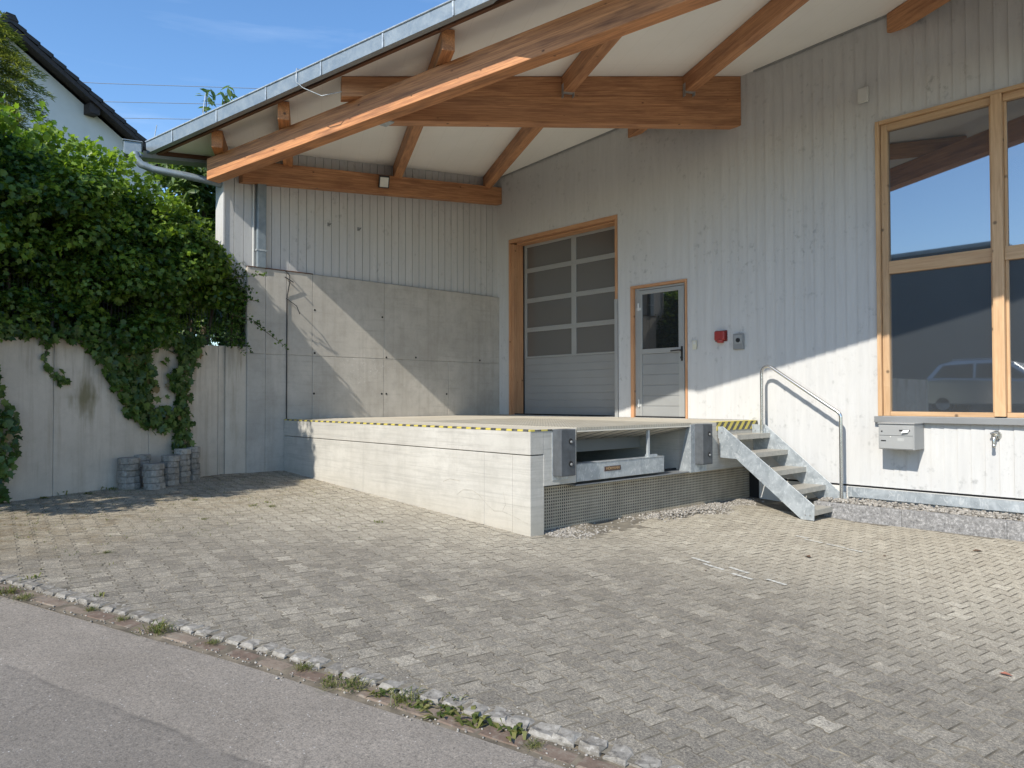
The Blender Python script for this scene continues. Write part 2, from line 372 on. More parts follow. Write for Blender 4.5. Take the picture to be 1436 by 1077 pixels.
M['lawn'] = m_plain('sunny_lawn', (0.11,0.15,0.035), 0.9, 0, 0.4, 9, 0.8)
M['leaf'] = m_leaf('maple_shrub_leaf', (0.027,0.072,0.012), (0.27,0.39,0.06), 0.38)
M['ivy'] = m_leaf('ivy_leaf', (0.024,0.058,0.013), (0.11,0.175,0.036), 0.25, 0.4)
M['leaf2'] = m_leaf('pale_shrub_leaf', (0.07,0.115,0.035), (0.20,0.28,0.10), 0.4)
M['conifer'] = m_leaf('conifer_needles', (0.075,0.10,0.025), (0.32,0.33,0.10), 0.35, 0.6)
M['weed'] = m_leaf('weed_leaf', (0.05,0.085,0.018), (0.23,0.22,0.075), 0.35)
M['dryleaf'] = m_plain('dry_leaf', (0.10,0.055,0.03), 0.8, 0, 0.3, 40)
M['bark'] = m_plain('brown_bark', (0.085,0.06,0.04), 0.9, 0, 0.35, 30, 0.5)
M['render_white'] = m_plain('white_house_render', (0.62,0.62,0.60), 0.9, 0, 0.04, 2, 0.2)
M['tile'] = m_plain('dark_roof_tiles', (0.030,0.028,0.030), 0.7, 0, 0.3, 12, 0.3)
M['dark_wood'] = m_plain('dark_brown_eaves', (0.030,0.022,0.020), 0.7, 0, 0.3, 12)
M['cable'] = m_plain('grey_cable', (0.16,0.18,0.20), 0.6)
M['anthracite'] = m_plain('anthracite_facade', (0.105,0.11,0.115), 0.6, 0, 0.1, 1)
M['car'] = m_plain('silver_car_paint', (0.50,0.52,0.53), 0.2, 0.6, 0.03)
M['tyre'] = m_plain('tyre_rubber', (0.02,0.02,0.02), 0.8)

# granite, gravel, bricks
def m_speck(name, cols, scale=60, rough=0.85):
    n = N(name); c = n.coord('pos'); rd = n.attr('rnd')
    k = n.mix(rd, cols[0], cols[1]); f = n.noise(c, scale, 4, 0.75)
    k = n.mix(n.math('MULTIPLY', n.rng(f, 0.52, 0.66), 0.7), k, cols[2]); k = n.mix(n.math('MULTIPLY', n.rng(f, 0.46, 0.36), 0.7), k, cols[3])
    n.base(k); n.rough(rough); n.bump(f, 0.5, 0.006); return n.m
M['granite'] = m_speck('granite_setts', ((0.165,0.152,0.13),(0.265,0.247,0.215),(0.40,0.38,0.34),(0.08,0.072,0.06)), 26)
M['granite_kerb'] = m_speck('granite_kerbstone', ((0.205,0.20,0.195),(0.235,0.23,0.225),(0.50,0.49,0.48),(0.07,0.07,0.07)), 42)
M['gravel'] = m_speck('mixed_gravel', ((0.14,0.125,0.105),(0.42,0.39,0.345),(0.46,0.44,0.4),(0.12,0.11,0.10)), 60)
M['brick'] = m_speck('clinker_brick', ((0.14,0.095,0.07),(0.21,0.165,0.125),(0.25,0.22,0.175),(0.09,0.07,0.052)), 16)
M['old_paver'] = m_speck('mossy_grey_paver', ((0.20,0.185,0.16),(0.34,0.32,0.28),(0.40,0.375,0.33),(0.09,0.085,0.072)), 22)

# anti-slip plate
def m_plate():
    n = N('ribbed_anti_slip_plate'); c = n.coord('pos'); p = n.sep(c)
    a = n.math('FRACT', n.math('MULTIPLY', n.math('ADD', p[0], p[1]), 22)); b = n.math('FRACT', n.math('MULTIPLY', n.math('SUBTRACT', p[0], p[1]), 22))
    d = n.math('MULTIPLY', n.rng(n.math('ABSOLUTE', n.math('SUBTRACT', a, 0.5)), 0.12, 0.2, 1, 0), n.rng(n.math('ABSOLUTE', n.math('SUBTRACT', b, 0.5)), 0.32, 0.42, 1, 0))
    f = n.noise(c, 3, 5, 0.6)
    k = n.mix(n.rng(f, 0.3, 0.7), (0.40,0.37,0.30), (0.52,0.49,0.41)); k = n.mix(n.math('MULTIPLY', d, 0.45), k, (0.24,0.225,0.19))
    n.base(k); n.rough(0.55); n.set(Metallic=0.15); n.bump(d, 0.6, 0.004); return n.m
M['plate'] = m_plate()
M['hazard_top'] = m_hazard('worn_hazard_tape', 1.0, 0.9, 0, 0.16)
M['hazard_front'] = m_hazard('hazard_stripe_board', 0.0, 1.0, -1.0, 0.145)

# ---------------------------------------------------------------- the lie of the land
def sstep(t): t = max(0.0, min(1.0, t)); return t*t*(3-2*t)
def gz(x, y):
    z = 0.049*(5.39-x) - 0.007*(y+4.36)
    if x > 6.9: z += sstep((y+3.2)/2.4)*0.049*(x-6.9)
    return z
def sf(x, y): return 5.578 + 0.057*x + 0.114*y            # underside of the roof
KERB = [(-2.0,-11.2),(2.0,-9.27),(4.18,-8.43),(5.06,-8.10),(5.83,-7.81),(6.46,-7.56),(7.06,-7.35),(7.54,-7.20),(7.96,-7.06),(8.31,-6.95),(8.62,-6.86),(9.6,-6.62),(13,-5.9)]
def kerb_y(x):
    for (a,b),(c,d) in zip(KERB, KERB[1:]):
        if x <= c: return b+(d-b)*(x-a)/(c-a)
    return KERB[-1][1]
RW0 = Vector((0.0,-5.22)); RWD = Vector((0.3523,-0.9359)); RWN = Vector((0.9359,0.3523))   # low retaining wall: start, direction, outward normal
def rwx(y): return -(y+5.22)*0.3764
def sheet(xs, ys, zf, keep=lambda x, y: True):
    mb = MB()
    for i in range(len(xs)-1):
        for j in range(len(ys)-1):
            if not keep((xs[i]+xs[i+1])/2, (ys[j]+ys[j+1])/2): continue
            q = [(xs[i],ys[j]),(xs[i+1],ys[j]),(xs[i+1],ys[j+1]),(xs[i],ys[j+1])]
            mb.face([(x,y,zf(x,y)) for x,y in q])
    return mb
def cl(v, a, b): return max(a, min(b, v))
far = [-300,-150,-80,-40,-22,-14,-10,-7,-4,-2,0,2,4,5.3,6,7,8,9,10,11,12,14,17,22,30,45,80,150,300]
struct(sheet(far, [y-4 for y in far], lambda x, y: gz(cl(x,-8,22), cl(y,-30,4))-0.16).build('ground', M['soil']))
# asphalt road along the kerb
mb = MB(); xs = [-20,-10,-4]+[-2+0.5*i for i in range(31)]+[15,20,30]
for a, b in zip(xs, xs[1:]):
    for s0, s1 in ((-0.21,-1.2),(-1.2,-2.5),(-2.5,-4.5),(-4.5,-6.6)):
        f = lambda x, s: (x, (kerb_y(x) if x > -2 else -11.2+(x+2)*0.48)+s*1.06, gz(x, -8)-0.024)
        mb.face([f(a,s1), f(b,s1), f(b,s0), f(a,s0)])
struct(mb.build('road', M['asphalt']))
# bed under the pavers
xs = [-1.5+0.2*i for i in range(79)]; mb = MB()
for a, b in zip(xs, xs[1:]):
    ya, yb = kerb_y(a), kerb_y(b)
    n = 44
    for j in range(n):
        P = []
        for (x, y0, t) in ((a,ya,j/n),(b,yb,j/n),(b,yb,(j+1)/n),(a,ya,(j+1)/n)):
            y = y0-0.05+(0.3-(y0-0.05))*t; P.append((x,y,gz(x,y)-0.0030))
        mb.face(P)
struct(mb.build('paving_bed', M['joint']))

# interlocking double-T pavers
def forecourt():
    mb = MB(); SC = 0.68; SW = 0.79; h, w1, w2 = 0.1*SC, 0.0965*SW, 0.0685*SW
    prof = [(-h,w1),(-0.066*SC,w1),(-0.036*SC,w2),(0.036*SC,w2),(0.066*SC,w1),(h,w1)]
    out = prof + [(x,-y) for x, y in prof[::-1]]
    out = out[::-1]; nn = len(out)
    ca, sa = math.cos(rad(-7)), math.sin(rad(-7))
    for j in range(-80, 82):
        for i in range(-66, 74):
            u = (i*0.2+(0.1 if j % 2 else 0))*SC; v = j*0.165*SW
            x = 5.5+u*ca-v*sa; y = -4.6+u*sa+v*ca
            if x < -0.4 or x > 12.4 or y > -0.62 or y < kerb_y(x)+0.015: continue
            if x < 5.30 and y > -4.33: continue
            if x < 5.62+0.12*math.sin(y*3.1)+0.1*math.sin(y*7.7) and -4.3 < y < -0.2: continue
            if x < rwx(y)+0.02: continue
            dz = R.gauss(0,0.0008); tx, ty = R.gauss(0,0.008), R.gauss(0,0.008); rnd = min(1,max(0,R.gauss(0.40,0.13)))
            if R.random() < 0.04: rnd = R.uniform(0.65,0.95)
            rot = R.gauss(0,0.008); c2, s2 = math.cos(rad(-7)+rot), math.sin(rad(-7)+rot)
            rings = []
            for (k, z) in ((1-0.074,0.0),(1-0.046,-0.0020),(1-0.044,-0.02)):
                ring = []
                for (a, b) in out:
                    a2, b2 = a*k-(0.0008 if a>0 else -0.0008), b*k
                    X = x+a2*c2-b2*s2; Y = y+a2*s2+b2*c2
                    ring.append((X, Y, gz(X,Y)+dz+z+tx*a+ty*b))
                rings.append(ring)
            V = rings[0]+rings[1]+rings[2]
            F = [tuple(range(nn))]
            for q in (0,1): F += [(q*nn+k, (q+1)*nn+k, (q+1)*nn+(k+1)%nn, q*nn+(k+1)%nn) for k in range(nn)]
            # outline runs clockwise after the flip: make the top face up
            mb.mesh(V, [F[0][::-1]], None, rnd); b0 = len(mb.v)-len(V)
            for f in F[1:]:
                mb.f.append(tuple(b0+q for q in f[::-1])); mb.r.append(rnd); mb.sm.append(False); mb.mi.append(1)
                for q in f: mb.g.append(V[q])
    return mb
fm = forecourt(); fo = struct(fm.build('forecourt_paving', [M['paver'], M['joint']]))
import bmesh
bm = bmesh.new(); bm.from_mesh(fo.data); bmesh.ops.recalc_face_normals(bm, faces=bm.faces); bm.to_mesh(fo.data); bm.free()

# faded white lines painted along paver rows
mb = MB()
for (x0,y0,x1,y1) in ((6.80,-3.74,7.00,-3.77),(6.98,-3.84,7.20,-3.88),(7.18,-3.76,7.38,-3.80),(7.30,-3.92,7.50,-3.95),(7.56,-3.84,7.74,-3.87),(6.90,-2.00,7.05,-2.02),(7.04,-2.10,7.24,-2.13),(7.28,-2.14,7.48,-2.17),(7.5,-2.2,7.66,-2.22)):
    d = Vector((x1-x0,y1-y0)).normalized(); nn = Vector((-d.y,d.x))*0.018
    nseg = 4
    for k in range(nseg):
        a = k/nseg; b = (k+1)/nseg-0.03; P = []
        for (t, s) in ((a,-1),(b,-1),(b,1),(a,1)):
            X = x0+(x1-x0)*t+nn.x*s; Y = y0+(y1-y0)*t+nn.y*s; P.append((X,Y,gz(X,Y)+0.0055))
        mb.face(P)
struct(mb.build('parking_marking', m_plain('faded_white_paint', (0.55,0.54,0.49), 0.8, 0, 0.2, 20)))

# granite setts and clinker bricks between paving and road
def rough_block(mb, c, d, L, W, H, jit, rnd):
    n = Vector((-d.y, d.x)); P = []
    for z in (-0.09, H-0.012, H):
        k = 1.0 if z < H else 0.80
        for (a, b) in ((-1,-1),(0,-1.04),(1,-1),(1.04,0),(1,1),(0,1.04),(-1,1),(-1.04,0)):
            q = c + d*(a*L/2*k+R.gauss(0,jit)) + n*(b*W/2*k+R.gauss(0,jit))
            P.append((q.x, q.y, gz(q.x,q.y)+z+(R.gauss(0,jit*0.6) if z > 0 else 0)))
    F = [tuple(range(16,24))]
    for r in (0,1): F += [(r*8+k, r*8+(k+1)%8, r*8+8+(k+1)%8, r*8+8+k) for k in range(8)]
    mb.mesh(P, F, None, rnd)
def along_kerb(step, off, x0=1.2, x1=12.4):
    x = x0
    while x < x1:
        d = Vector((0.2, kerb_y(x+0.1)-kerb_y(x-0.1))).normalized(); n = Vector((-d.y,d.x))
        yield Vector((x, kerb_y(x)))+n*off, d
        x += step*d.x*R.uniform(0.94,1.08)
mb = MB()
for c, d in along_kerb(0.119, -0.005): rough_block(mb, c, d, 0.104 if c.x < 7.9 else R.uniform(0.10,0.125), R.uniform(0.095,0.115), R.uniform(-0.002,0.006) if c.x < 7.9 else R.uniform(0.0,0.012), 0.005 if c.x < 7.9 else 0.008, R.random())
struct(mb.build('kerb', M['granite']))
mb = MB()
for c, d in along_kerb(0.235, -0.135): rough_block(mb, c, d, 0.226, 0.105, R.uniform(-0.020,-0.012), 0.003, R.random())
struct(mb.build('gutter_course', M['brick']))
mb = MB(); xs = [1+0.4*i for i in range(29)]
for a, b in zip(xs, xs[1:]):
    P = []
    for (x, s) in ((a,-0.24),(b,-0.24),(b,0.09),(a,0.09)):
        P.append((x, kerb_y(x)+s, gz(x,kerb_y(x))-0.018))
    mb.face(P)
struct(mb.build('kerb_bed', m_plain('gutter_dirt', (0.15,0.125,0.09), 0.95, 0, 0.45, 11, 0.6)))

# gravel
def stones(mb, n, pick, r0, r1):
    t = (1+5**0.5)/2
    V0 = np.array([(-1,t,0),(1,t,0),(-1,-t,0),(1,-t,0),(0,-1,t),(0,1,t),(0,-1,-t),(0,1,-t),(t,0,-1),(t,0,1),(-t,0,-1),(-t,0,1)])/1.9
    F0 = [(0,11,5),(0,5,1),(0,1,7),(0,7,10),(0,10,11),(1,5,9),(5,11,4),(11,10,2),(10,7,6),(7,1,8),(3,9,4),(3,4,2),(3,2,6),(3,6,8),(3,8,9),(4,9,5),(2,4,11),(6,2,10),(8,6,7),(9,8,1)]
    for _ in range(n):
        x, y, z = pick(); r = R.uniform(r0, r1); s = np.array([R.uniform(0.7,1.25),R.uniform(0.7,1.25),R.uniform(0.5,0.85)])*r
        an = R.uniform(0,6.28); c, sn = math.cos(an), math.sin(an)
        V = V0*s*(1+NP.normal(0,0.12,(12,1)))
        V = np.stack([V[:,0]*c-V[:,1]*sn, V[:,0]*sn+V[:,1]*c, V[:,2]], 1)+np.array([x,y,z])
        mb.mesh(V.tolist(), F0, None, min(1,max(0,R.gauss(0.5,0.28))), True)
mb = MB()
def pick1():
    y = R.uniform(-4.15,-0.15); x = 5.26+abs(R.gauss(0,0.5))*0.62
    lim = 5.62+0.12*math.sin(y*3.1)+0.1*math.sin(y*7.7)
    if x > lim+0.06: x = R.uniform(5.2, lim)
    bare = math.exp(-((y+3.05)/0.62)**2)
    if R.random() < bare*0.97: y = R.choice((R.uniform(-4.15,-3.7), R.uniform(-2.6,-0.2)))
    heap = 0.05*math.exp(-((x-5.55)/0.16)**2)*math.exp(-((y+2.0)/0.6)**2)
    return x, y, gz(x,y)-0.012+heap*R.random()+0.012*R.random()
stones(mb, 2500, pick1, 0.008, 0.018)
def pick2():
    x = R.uniform(6.4,12.3); y = R.uniform(-0.46,-0.01)
    return x, y, gz(max(x,6.9),-0.5)+0.165+0.035*R.random()
stones(mb, 3000, pick2, 0.012, 0.028)
def pick3():
    x = R.uniform(1.5,12); o = R.choice((R.gauss(-0.075,0.012),R.gauss(-0.20,0.03),R.gauss(0.07,0.03))); y = kerb_y(x)+o
    return x, y, gz(x,y)-(0.016 if o < 0 else 0.002)
stones(mb, 1500, pick3, 0.003, 0.008)
struct(mb.build('gravel', M['gravel']), 'stuff')
mb = MB(); mb.box(6.2,12.4,-0.46,0.05,-0.5,0.0)
for k in range(4): pass
P = []
struct(sheet([6.2,7,8,9,10,11,12.4],[-0.47,0.04], lambda x, y: gz(max(x,6.9),-0.5)+0.16).build('gravel_bed', M['joint']))
mb = MB(); x = 6.42
while x < 12.3:
    z = gz(max(x,6.9)+0.5,-0.5); mb.box(x, x+0.9985, -0.56+R.uniform(-0.001,0.001), -0.46, z-0.25, z+0.185+R.uniform(-0.004,0.004), 0); x += 1.0
tag(mb.build('kerbstone_row', M['granite_kerb'], None, 0.008, base_of(mb)), 'row of speckled granite kerbstones along the foot of the grey wooden wall', 'kerb')

# ---------------------------------------------------------------- walls of concrete
def panel_wall(name, label, cat, mat, core, panels, ties, origin):
    t = thing(name, label, cat, origin)
    for c in core: pass
    mb = MB()
    for c in core: c(mb)
    mb.build('core', mat, t)
    mb = MB()
    for p in panels: p(mb)
    mb.build('facing', mat, t, 0.004)
    if ties:
        mb = MB()
        for p in ties: p(mb)
        mb.build('tie_hole', M['gap'], t)
    return t
FX = 0.06
ys = [-4.935,-4.325,-3.665,-2.60,-1.225,0.0]
ybot = [-4.935,-4.325,-3.665,-2.60,-1.225,0.0]
core = [lambda m: m.box(-0.30,FX-0.010,-4.935,-0.004,-0.4,3.262)]
panels = []
zj = 2.003
yt = [-4.935,-4.655,-4.325,-3.90,-2.595,0.0]; yb = [-4.935,-4.655,-4.325,-3.90,-2.595,-1.24,0.0]
for a, b in zip(yt, yt[1:]): panels.append(lambda m, a=a, b=b: m.box(FX-0.03,FX,a+0.004,b-0.004,zj+0.004,3.272))
for a, b in zip(yb, yb[1:]): panels.append(lambda m, a=a, b=b: m.box(FX-0.03,FX+R.uniform(-0.002,0.002),a+0.004,b-0.004,-0.3,zj-0.004))
ties = []
for y, z in ((-3.86,2.72),(-2.63,2.70),(-2.55,1.42),(-2.64,1.42),(-1.28,1.42),(-3.87,1.42),(-2.55,2.03),(-1.95,2.05),(-0.5,2.05),(-3.86,2.05)):
    ties.append(lambda m, y=y, z=z: m.lathe([(0.017,0),(0.017,0.003)], (FX,y,z), 'x', 10))
hw = panel_wall('concrete_wall', 'tall pale formwork concrete wall with panel joints under the grey boards', 'wall', M['conc_b'], core, panels, ties, (-0.1,-2.4,-0.3))

# low retaining wall, runs out of the picture to the left
def rp(s, d, z): q = RW0+RWD*s+RWN*d; return (q.x, q.y, z)
rtop = lambda s: 2.10-0.028*s
core = [lambda m: m.hexa([rp(-0.02,-0.28,-0.4),rp(9,-0.28,-0.4),rp(9,-0.012,-0.4),rp(-0.02,-0.012,-0.4),rp(-0.02,-0.28,2.075),rp(9,-0.28,2.075-0.25),rp(9,-0.012,2.075-0.25),rp(-0.02,-0.012,2.075)], [rp(0,0,0)]*8)]
panels = []
ss = [0.0,0.13,1.23,2.44,3.65,4.86,6.07,7.3,8.5,9.0]
for a, b in zip(ss, ss[1:]):
    def f(m, a=a, b=b):
        P = [rp(a+0.005,-0.3,-0.4),rp(b-0.005,-0.3,-0.4),rp(b-0.005,0,-0.4),rp(a+0.005,0,-0.4),rp(a+0.005,-0.3,rtop(a)),rp(b-0.005,-0.3,rtop(b)),rp(b-0.005,0,rtop(b)),rp(a+0.005,0,rtop(a))]
        P[0] = rp(a+0.005,-0.03,-0.4); P[1] = rp(b-0.005,-0.03,-0.4); P[4] = rp(a+0.005,-0.29,rtop(a)); P[5] = rp(b-0.005,-0.29,rtop(b))
        m.hexa(P, P)
    panels.append(f)
def corner(m): m.box(-0.28,FX-0.02,-5.235,-4.937,-0.4,2.095)
core.append(corner)
rw = panel_wall('retaining_wall', 'low stained retaining wall of cast concrete with ivy hanging down it', 'wall', M['conc_r'], core, panels, None, (0.9,-8,-0.3))

# garden behind the retaining wall
struct(sheet([-14,-10,-7,-5,-3,-1.6,-0.25], [-16,-12,-9,-7,-5.3,-3,0,4,10], lambda x, y: 2.02+0.02*math.sin(x*2+y)+0.02*max(0,-x), lambda x, y: True).build('garden_terrain', M['lawn']))
mb = MB()
for i in range(12):
    s0, s1 = -0.3+i*0.8, 0.5+i*0.8
    mb.face([rp(s0,-0.25,2.03-0.028*max(0,s0)), rp(s0,-6,2.0), rp(s1,-6,2.0), rp(s1,-0.25,2.03-0.028*max(0,s1))][::-1])
struct(mb.build('garden_bed', M['soil']))

# ---------------------------------------------------------------- the hall
hall = thing('hall_building', 'grey boarded industrial hall with a deep canopy on glulam beams', 'building', (5,0,-0.2))
def boards(P, a0, a1, w, bot, top, holes, proud=0.011, gap=0.0034):
    """vertical boards; P(a, depth, z) -> point; each board stands slightly proud at one edge"""
    mb = MB(); a = a0
    while a < a1-1e-6:
        b = min(a+w, a1); rnd = R.random(); o = [R.uniform(0,60) for _ in range(3)]
        cuts = sorted(set([a,b]+[h[k] for h in holes for k in (0,1) if a < h[k] < b]))
        for c0, c1 in zip(cuts, cuts[1:]):
            m = (c0+c1)/2; segs = [(bot(m), None)]
            hs = sorted([(h[2],h[3]) for h in holes if h[0] < m < h[1]])
            z = None; pieces = []; cur = bot
            lo = ('f', bot)
            for (hz0, hz1) in hs:
                pieces.append((lo, ('c', hz0))); lo = ('c', hz1)
            pieces.append((lo, ('f', top)))
            ev = lambda q, x: q[1](x) if q[0] == 'f' else q[1]
            d = lambda x: 0.004+proud*(1-(x-a)/w)
            if c1 == b and b < a1-0.01: c1 = b-gap
            for (q0, q1) in pieces:
                V = [P(c0,d(c0),ev(q0,c0)), P(c1,d(c1),ev(q0,c1)), P(c1,d(c1),ev(q1,c1)), P(c0,d(c0),ev(q1,c0)),
                     P(c0,-0.02,ev(q0,c0)), P(c1,-0.02,ev(q0,c1)), P(c1,-0.02,ev(q1,c1)), P(c0,-0.02,ev(q1,c0))]
                G = []
                for k, x in enumerate((c0,c1,c1,c0,c0,c1,c1,c0)):
                    zz = ev(q0,x) if k in (0,1,4,5) else ev(q1,x); G.append((zz+o[0], x-a+o[1], o[2]))
                mb.mesh(V, [(0,1,2,3),(4,0,3,7),(1,5,6,2),(0,4,5,1),(3,2,6,7)], G, rnd)
        a = b
    return mb
GA = (0.334,2.95,-1.0,4.332); DO = (3.217,4.272,-1.0,3.122); WI = (6.985,11.2,1.12,4.703)
mb = boards(lambda a, d, z: (a,-d,z), -0.0, 12.5, 0.135, lambda x: 1.035 if x < 5.39 else 0.262, lambda x: sf(x,0)+0.03, [GA,DO,WI])
mb.build('wall_cladding', M['clad'], hall)
# the wall behind the boards, with the openings left free
mb = MB()
for (x0,x1,z0,z1) in ((0.0,GA[0],0.6,5.6),(GA[0],GA[1],GA[3],5.6),(GA[1],DO[0],0.6,5.7),(DO[0],DO[1],DO[3],5.75),(DO[1],WI[0],0.3,5.8),(WI[0],WI[1],0.3,WI[2]-0.06),(WI[0],WI[1],WI[3],5.95),(WI[1],12.5,0.3,6.1)):
    mb.box(x0+0.001,x1-0.001,0.021,0.20,z0,z1)
mb.box(0.3,11.2,0.42,0.44,0.6,5.4)
mb.build('backing_wall', M['gap'], hall)
mb = MB(); mb.box(5.40,12.5,0.012,0.02,0.235,0.30); mb.box(0.07,5.40,0.012,0.02,1.0,1.06); mb.build('gap_shade_strip', M['gap'], hall)  # dark strips paint the shade in the gap below the boards
mb = MB(); mb.box(5.40,6.9,-0.001,0.2,-0.5,0.236); mb.box(6.902,9.4,-0.001,0.2,-0.5,0.236); mb.box(9.402,12.5,-0.001,0.2,-0.5,0.236); mb.build('plinth', M['plinth'], hall)
mb = MB(); mb.box(12.3,12.5,0.2,8,-0.5,6.2); mb.box(0,12.5,8,8.2,-0.5,6.2); mb.box(-0.2,0.0,0.2,8,0,5.9); mb.build('outer_wall', M['clad'], hall)
# boarded side wall above the concrete, ends in a corner board
mb = boards(lambda a, d, z: (d,a,z), -5.25, -0.006, 0.142, lambda y: 3.285 if y > -4.94 else 2.95, lambda y: sf(0,y)+0.03, [], 0.004, 0.007)
mb.build('side_cladding', M['clad'], hall)
mb = MB(); mb.box(-0.25,-0.021,-4.95,-0.001,2.2,3.2); mb.hexa([(-0.25,-5.24,3.2),(-0.021,-5.24,3.2),(-0.021,-0.001,3.2),(-0.25,-0.001,3.2),(-0.25,-5.24,4.98),(-0.021,-5.24,4.99),(-0.021,-0.001,5.58),(-0.25,-0.001,5.56)], [(0,0,0)]*8)
mb.build('side_wall_core', M['gap'], hall)
mb = MB(); mb.box(-0.26,0.026,-5.278,-5.252,2.95,4.97,2); mb.build('corner_board', M['clad'], hall, 0.003)
mb = MB(); mb.box(-0.02,FX+0.012,-4.93,-3.9,3.274,3.284); mb.build('ledge_flashing', M['rough_board'], hall)

# roof: closed slab, white panel underneath
VD = Vector((0.9636,0.2672)); V0 = Vector((2.04,-5.26)); VN = Vector((0.2672,-0.9636))      # verge direction, a point on it, outward
def vy(x): return V0.y+(x-V0.x)*VD.y/VD.x
mb = MB()
poly = [(-0.52,vy(-0.52)),(13.0,vy(13.0)),(13.0,8.4),(-0.52,8.4)]
mb.prism(poly, lambda a, b, d: (a, b, sf(a,b)+d), 0.0, 0.16)
def m_soffit():
    n = N('cream_soffit_boards'); p = n.sep(n.coord('pos'))
    u = n.math('ADD', n.math('MULTIPLY', p[0], -0.4586), n.math('MULTIPLY', p[1], -0.8886)); v = n.math('ADD', n.math('MULTIPLY', p[0], 0.8886), n.math('MULTIPLY', p[1], -0.4586))
    fu = n.math('FRACT', n.math('MULTIPLY', u, 3.3)); fv = n.math('FRACT', n.math('MULTIPLY', v, 0.4))
    ln = n.math('MAXIMUM', n.rng(fu, 0.0, 0.03, 1, 0), n.rng(fv, 0.0, 0.004, 1, 0))
    k = n.mix(n.rng(n.noise(n.coord('pos'), 1.3, 4), 0.35, 0.65), (0.83,0.81,0.76), (0.87,0.85,0.80))
    n.base(n.mix(n.math('MULTIPLY', ln, 0.16), k, (0.35,0.33,0.30))); n.rough(0.6); return n.m
roof = mb.build('roof', [m_soffit()], hall)
mb = MB()
for (x0, x1) in ((0.0,5.16),(5.38,12.4)):
    mb.hexa([(x0,-0.034,sf(x0,0)-0.028),(x1,-0.034,sf(x1,0)-0.028),(x1,-0.0205,sf(x1,0)-0.028),(x0,-0.0205,sf(x0,0)-0.028),(x0,-0.034,sf(x0,0)-0.003),(x1,-0.034,sf(x1,0)-0.003),(x1,-0.0205,sf(x1,0)-0.003),(x0,-0.0205,sf(x0,0)-0.003)], [(0,0,0)]*8)
mb.build('soffit_shade_strip', M['grey_metal_dark'], hall)  # added dark strip stands in for the shadow line under the soffit
mb = MB(); mb.prism([(-0.56,vy(-0.56)-0.02),(13.04,vy(13.04)-0.02),(13.04,8.44),(-0.56,8.44)], lambda a, b, d: (a,b,sf(a,b)+d), 0.162, 0.172)
mb.build('roof_sheet', M['galv_bright'], roof)
TB = 5.75
def shadow_kink(t): return 0.5*min(max(0,t-TB),0.5)+0.05*max(0,t-TB-0.5)  # made-up outward bend beyond view, shaped to place the gutter's wall shadow
def vp(t, n, dz):   # point along the verge: t metres from x=-0.52, n outward, dz above the soffit plane
    q = Vector((-0.52,vy(-0.52)))+VD*t+VN*(n+(shadow_kink(t) if n > 0.09 else 0)); return (q.x, q.y, sf(q.x,q.y)+dz)
mb = MB(); G = lambda: [R.uniform(0,30) for _ in range(3)]
t = 0.0
while t < 13.9:
    t1 = min(t+4.2, 13.95); o = G()
    mb.hexa([vp(t,0.0,-0.055),vp(t1-0.004,0.0,-0.055),vp(t1-0.004,0.055,-0.055),vp(t,0.055,-0.055),vp(t,0.0,0.10),vp(t1-0.004,0.0,0.10),vp(t1-0.004,0.055,0.10),vp(t,0.055,0.10)], [(a+o[0],b+o[1],c+o[2]) for a,b,c in ((t,0,0),(t1,0,0),(t1,.06,0),(t,.06,0),(t,0,.15),(t1,0,.15),(t1,.06,.15),(t,.06,.15))]); t = t1
mb.build('edge_board', M['rough_board'], hall)
mb = MB()
prof = [(0.06,0.14),(0.06,-0.02),(0.10,-0.058),(0.172,-0.048),(0.182,0.112),(0.172,0.125),(0.160,0.112),(0.158,-0.03),(0.08,0.05)]
for k in range(len(prof)-1):
    (n0,z0),(n1,z1) = prof[k], prof[k+1]
    for ta, tb in ((-0.05,TB),(TB,TB+0.5),(TB+0.5,13.95)): mb.face([vp(ta,n0,z0),vp(tb,n0,z0),vp(tb,n1,z1),vp(ta,n1,z1)])
mb.build('gutter', M['galv_bright'], hall)
t = 0.55
while t < 13.5:    # soldered seams and the stiffening lip
    mb = MB(); mb.hexa([vp(t,0.184,-0.048),vp(t+0.02,0.184,-0.048),vp(t+0.02,0.188,-0.048),vp(t,0.188,-0.048),vp(t,0.184,0.11),vp(t+0.02,0.184,0.11),vp(t+0.02,0.188,0.11),vp(t,0.188,0.11)], [(0,0,0)]*8); t += 0.95; mb.build('gutter_strap', M['galv'], hall)
mb = MB(); mb.tube([vp(-0.05,0.184,0.116), vp(TB,0.184,0.116), vp(TB+0.5,0.184,0.116), vp(13.95,0.184,0.116)], 0.012, 8); mb.build('gutter_bead', M['galv'], hall)
